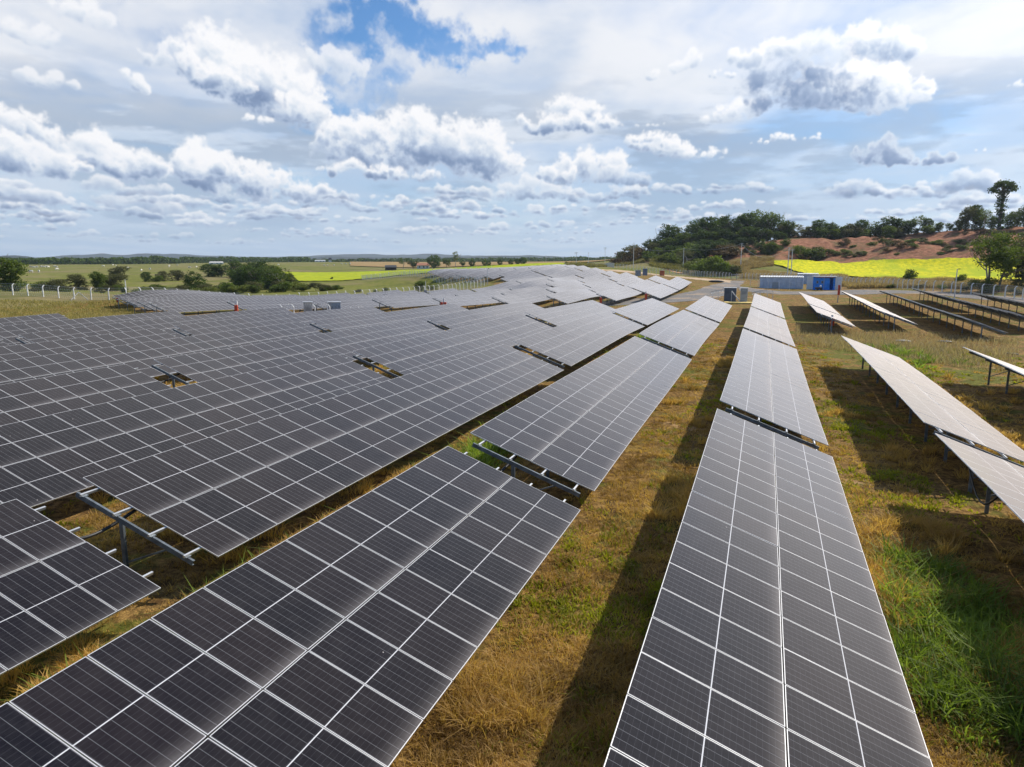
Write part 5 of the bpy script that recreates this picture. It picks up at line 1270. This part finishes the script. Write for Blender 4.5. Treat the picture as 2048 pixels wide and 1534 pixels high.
stake_fence([(1500, 574), (1516, 576), (1536, 578), (1558, 580), (1579, 579), (1604, 577)], 'row of white stakes in front of the corrugated shed', 2.0, False)
# compound between the two blocks at left
stake_fence([(558, 628), (582, 627), (625, 624), (655, 622)], 'white bent stakes behind the front tables, around the inverter boxes', 2.25, dist=97)
stake_fence([(700, 618), (716, 617), (724, 617)], 'tangle of pale wire coils right of the grey inverter boxes', 1.7, dist=101)
cabinet(611, 625, 16, 20, 'beige upright cabinet standing behind the front tables', mat('beige_paint', (.50, .48, .44), .5), .9, 1, dist=99)
cabinet(655, 618, 6, 13, 'narrow grey box left in the pair of inverter boxes', M_GREY, .9, 1, dist=100)
cabinet(667, 624, 19, 19, 'wide blue-grey inverter box behind the front tables', mat('blue_grey_paint', (.30, .37, .44), .4), 1.2, 3, dist=101)
# red sheet on the ground
x, y = on_ray(755, 99); z = h(x, y) + .35
t = MB()
for i in range(6):
    t.add([(i * .9 - 2.7, -.9, .1 + .12 * (i % 2)), ((i + 1) * .9 - 2.7, -.9, .1 + .12 * ((i + 1) % 2)), ((i + 1) * .9 - 2.7, 1.1, .45 - .08 * ((i + 1) % 2)), (i * .9 - 2.7, 1.1, .45 - .08 * (i % 2))], [(0, 1, 2, 3), (3, 2, 1, 0)][:1])
o = t.build('tarpaulin', M_RED); o.location = (x, y, z); so = o.modifiers.new('thick', 'SOLIDIFY'); so.thickness = .03
tag(o, 'red tarpaulin spread in the gap between the two blocks', 'tarpaulin')
# far compound at the hill foot
cabinet(1276, 552, 11, 11, 'pale grey cabinet at the far fence, leftmost of the small group', M_GREY, 1.2, 2)
cabinet(1290, 551, 9, 13, 'blue-grey cabinet in the middle of the small far group', mat('slate_paint', (.16, .21, .30), .5), 1.2, 1)
cabinet(1324, 551.5, 9, 10, 'rusty orange box beside the small far group of cabinets', mat('rust_orange', (.42, .12, .05), .7), 1.5, 1, 'box')
stake_fence([(1268, 552), (1284, 552), (1300, 552), (1313, 552)], 'white stakes round the small far group of cabinets', 2.2, False)
# buildings in the distance
def gable(u, dist, wpx, hpx, label, m, rm, depth=8, open_=False, name='farm_building'):
    x, y = on_ray(u, dist); z = h(x, y); w = wpx / FPX * dist; Ht = hpx / FPX * dist
    t = empty(name, (x, y, z), -math.atan2(x, y)); tag(t, label, 'building')
    if open_:
        for sx in (-1, -.33, .33, 1):
            for yy in (.2, depth - .2): mb = MB(); mb.box((sx * (w / 2 - .3), yy, Ht * .3), (.4, .4, Ht * .6)); mb.build('post', m, t)
        mb = MB(); mb.box((0, depth - .1, Ht * .28), (w - .8, .15, Ht * .56)); mb.build('back_wall', m, t)
    else:
        mb = MB(); mb.box((0, depth / 2, Ht * .3), (w, depth, Ht * .6)); mb.build('wall', m, t)
        for sx in (-.3, .05, .32): mb = MB(); mb.box((sx * w, -.03, Ht * .30), (w * .09, .06, Ht * .3)); mb.build('window', M_DARK, t)
    mb = MB(); a = w / 2 + .6
    mb.add([(-a, -.8, Ht * .58), (a, -.8, Ht * .58), (a * .86, depth / 2, Ht), (-a * .86, depth / 2, Ht), (-a, depth + .8, Ht * .58), (a, depth + .8, Ht * .58),
            (-a, -.8, Ht * .54), (a, -.8, Ht * .54), (a, depth + .8, Ht * .54), (-a, depth + .8, Ht * .54)],
           [(0, 1, 2, 3), (3, 2, 5, 4), (1, 5, 2), (4, 0, 3), (6, 7, 1, 0), (8, 9, 4, 5), (9, 8, 7, 6), (7, 8, 5, 1), (9, 6, 0, 4)])
    mb.build('roof', rm, t)
    return t
gable(781, 700, 22, 10, 'dark open-sided shed at the edge of the yellow field', M_DARK, M_DARK, 9, True)
gable(846, 740, 24, 11, 'pale farmhouse with a tiled roof among the farm trees', M_WHITE, M_ROOFR, 9)
gable(432, 1150, 24, 4.5, 'long low white barn in front of the left woodland', M_WHITE, mat('pale_roof', (.6, .58, .55), .6), 10)
gable(640, 1500, 20, 4, 'small white barn far off on the horizon', M_WHITE, M_ALU, 10)
gable(660, 1480, 5, 8, 'tiny white tower building far off on the horizon', M_WHITE, M_DARK, 5)
# debris on the ground
for u, v, s, lab in [(1432, 565, 2.6, 'black heap of pipe lying beside the gravel road'), (1888, 686, .9, 'dark stump in the grass right of the middle'), (1806, 684, .8, 'grey rock in the seeding grass'), (2022, 710, .7, 'dark lump in the grass near the right edge')]:
    x, y, z = place(u, v); mb = MB()
    rgd = np.random.default_rng(int(u)); vs = []; fs = []
    for j in range(5):
        for i in range(10):
            a = i / 10 * 6.283; rr = math.sin((j + .6) / 5.4 * 3.14) * rgd.uniform(.8, 1.15); vs.append((math.cos(a) * rr * s, math.sin(a) * rr * s * .5, (.9 - math.cos((j + .6) / 5.4 * 3.14)) * s * .16))
    for j in range(4):
        for i in range(10): fs.append((j * 10 + i, j * 10 + (i + 1) % 10, (j + 1) * 10 + (i + 1) % 10, (j + 1) * 10 + i))
    fs.append(tuple(range(40, 50))); o = mb.add(vs, fs).build('debris', M_DARK if 'rock' not in lab else M_CONC, None, True); o.location = (x, y, z); tag(o, lab, 'debris')

# ------------------------------------------------------------------ cattle
def cow_mesh():
    """standing cow from a skinned skeleton: trunk, neck, head, four jointed legs, tail"""
    pts = [(0, 0, 1.05, .34), (.45, 0, 1.05, .36), (-.55, 0, 1.08, .33), (-.85, 0, 1.12, .22), (.80, 0, 1.12, .27), (1.05, 0, 1.02, .17), (1.28, 0, .82, .13), (1.50, 0, .62, .08),
           (.62, .2, .75, .12), (.62, .2, .42, .07), (.62, .2, .05, .05), (.62, -.2, .75, .12), (.58, -.2, .42, .07), (.60, -.2, .05, .05),
           (-.68, .2, .80, .15), (-.78, .2, .45, .07), (-.70, .2, .05, .05), (-.68, -.2, .80, .15), (-.82, -.2, .45, .07), (-.76, -.2, .05, .05), (-1.02, 0, 1.0, .035), (-1.06, 0, .5, .03),
           (.72, 0, 1.42, .15)]
    ed = [(0, 1), (0, 2), (2, 3), (1, 4), (4, 5), (5, 6), (6, 7), (1, 8), (8, 9), (9, 10), (1, 11), (11, 12), (12, 13), (2, 14), (14, 15), (15, 16), (2, 17), (17, 18), (18, 19), (3, 20), (20, 21), (4, 22)]
    me = bpy.data.meshes.new('cow_skeleton'); me.from_pydata([p[:3] for p in pts], ed, []); o = bpy.data.objects.new('cow_skeleton', me); COL.objects.link(o)
    o.modifiers.new('skin', 'SKIN'); 
    for i, p in enumerate(pts): me.skin_vertices[0].data[i].radius = (p[3], p[3])
    me.skin_vertices[0].data[0].use_root = True
    su = o.modifiers.new('sub', 'SUBSURF'); su.levels = 1; su.render_levels = 1
    dg = bpy.context.evaluated_depsgraph_get(); dg.update(); out = bpy.data.meshes.new_from_object(o.evaluated_get(dg)); bpy.data.objects.remove(o)
    out.name = 'cow'; out.materials.clear(); out.materials.append(M_COW); return out
ME_COW = cow_mesh()
crg = np.random.default_rng(99)
cows = [(62, 536), (68, 537), (74, 536), (82, 535), (88, 536), (93, 535), (97, 536), (110, 535), (114, 536), (62, 546), (78, 546), (114, 541), (226, 531.5), (232, 533), (256, 538), (283, 543), (300, 540.5), (338, 535.5), (339, 533), (379, 537), (393, 535.5), (557, 531), (649, 532), (655, 532), (668, 532), (684, 529), (692, 529.5), (700, 529), (207, 534), (355, 532)]
for i, (u, v) in enumerate(cows):
    x, y, z = place(u, v); o = link(bpy.data.objects.new('cow', ME_COW)); o.location = (x, y, z); o.rotation_euler = (0, 0, crg.uniform(0, 6.28)); o.scale = (1.35,) * 3
    tag(o, 'white cow grazing in the far pasture at left', 'cow', 'cattle in the far pasture')

# ------------------------------------------------------------------ cables hanging under the table gaps
for k_, y_, lab in [(-2, 11.9, 'black cable conduit sagging across the gap between two tables at left'), (-1, 20.1, 'black cable conduit hanging in the gap below the centre table'), (-4, 28.9, 'black cable conduit across the gap in the fourth row left'), (-6, 45.7, 'short black conduit across the gap in the sixth row left')]:
    mb = MB(); e_ = -.55; pts_ = []
    for i in range(13):
        t_ = i / 12; M_, o_, *_r = frame_at(k_, y_ - .85 + 2.3 * t_, e_, -.12); pts_.append(o_ + Vector((-.25 * math.sin(t_ * 3.14), 0, -.34 * math.sin(t_ * 3.14))))
    tag(mb.tube(pts_, .045, 8).build('cable_conduit', M_CABLE, None, True), lab, 'cable')
mb = MB(); m_ = frame_at(1, 22.0, -1.9, -.15)[1]; mb.tube([m_ + Vector((0, .4 * i, -.9 * math.sin(i / 8 * 3.14) * .8)) for i in range(9)], .03, 6)
tag(mb.build('cable_conduit', M_CABLE, None, True), 'loose black cable drooping under the lower right-hand table', 'cable')

# ------------------------------------------------------------------ haze
HAZE = 6.0e-5
def haze_box():
    m = bpy.data.materials.new('haze_air'); m.use_nodes = True; N = NT(m.node_tree); N.n.clear()
    v = N.node('ShaderNodeVolumePrincipled'); v.inputs['Color'].default_value = (.72, .84, 1.0, 1); v.inputs['Density'].default_value = HAZE; v.inputs['Anisotropy'].default_value = .2
    o_ = N.node('ShaderNodeOutputMaterial'); N.l.new(v.outputs[0], o_.inputs['Volume'])
    mb = MB(); mb.box((0, 0, 95), (19000, 19000, 250)); o = mb.build('haze', m); tag(o, 'thin blue air haze over the far hills', 'haze', None, 'stuff')
if HAZE: haze_box()
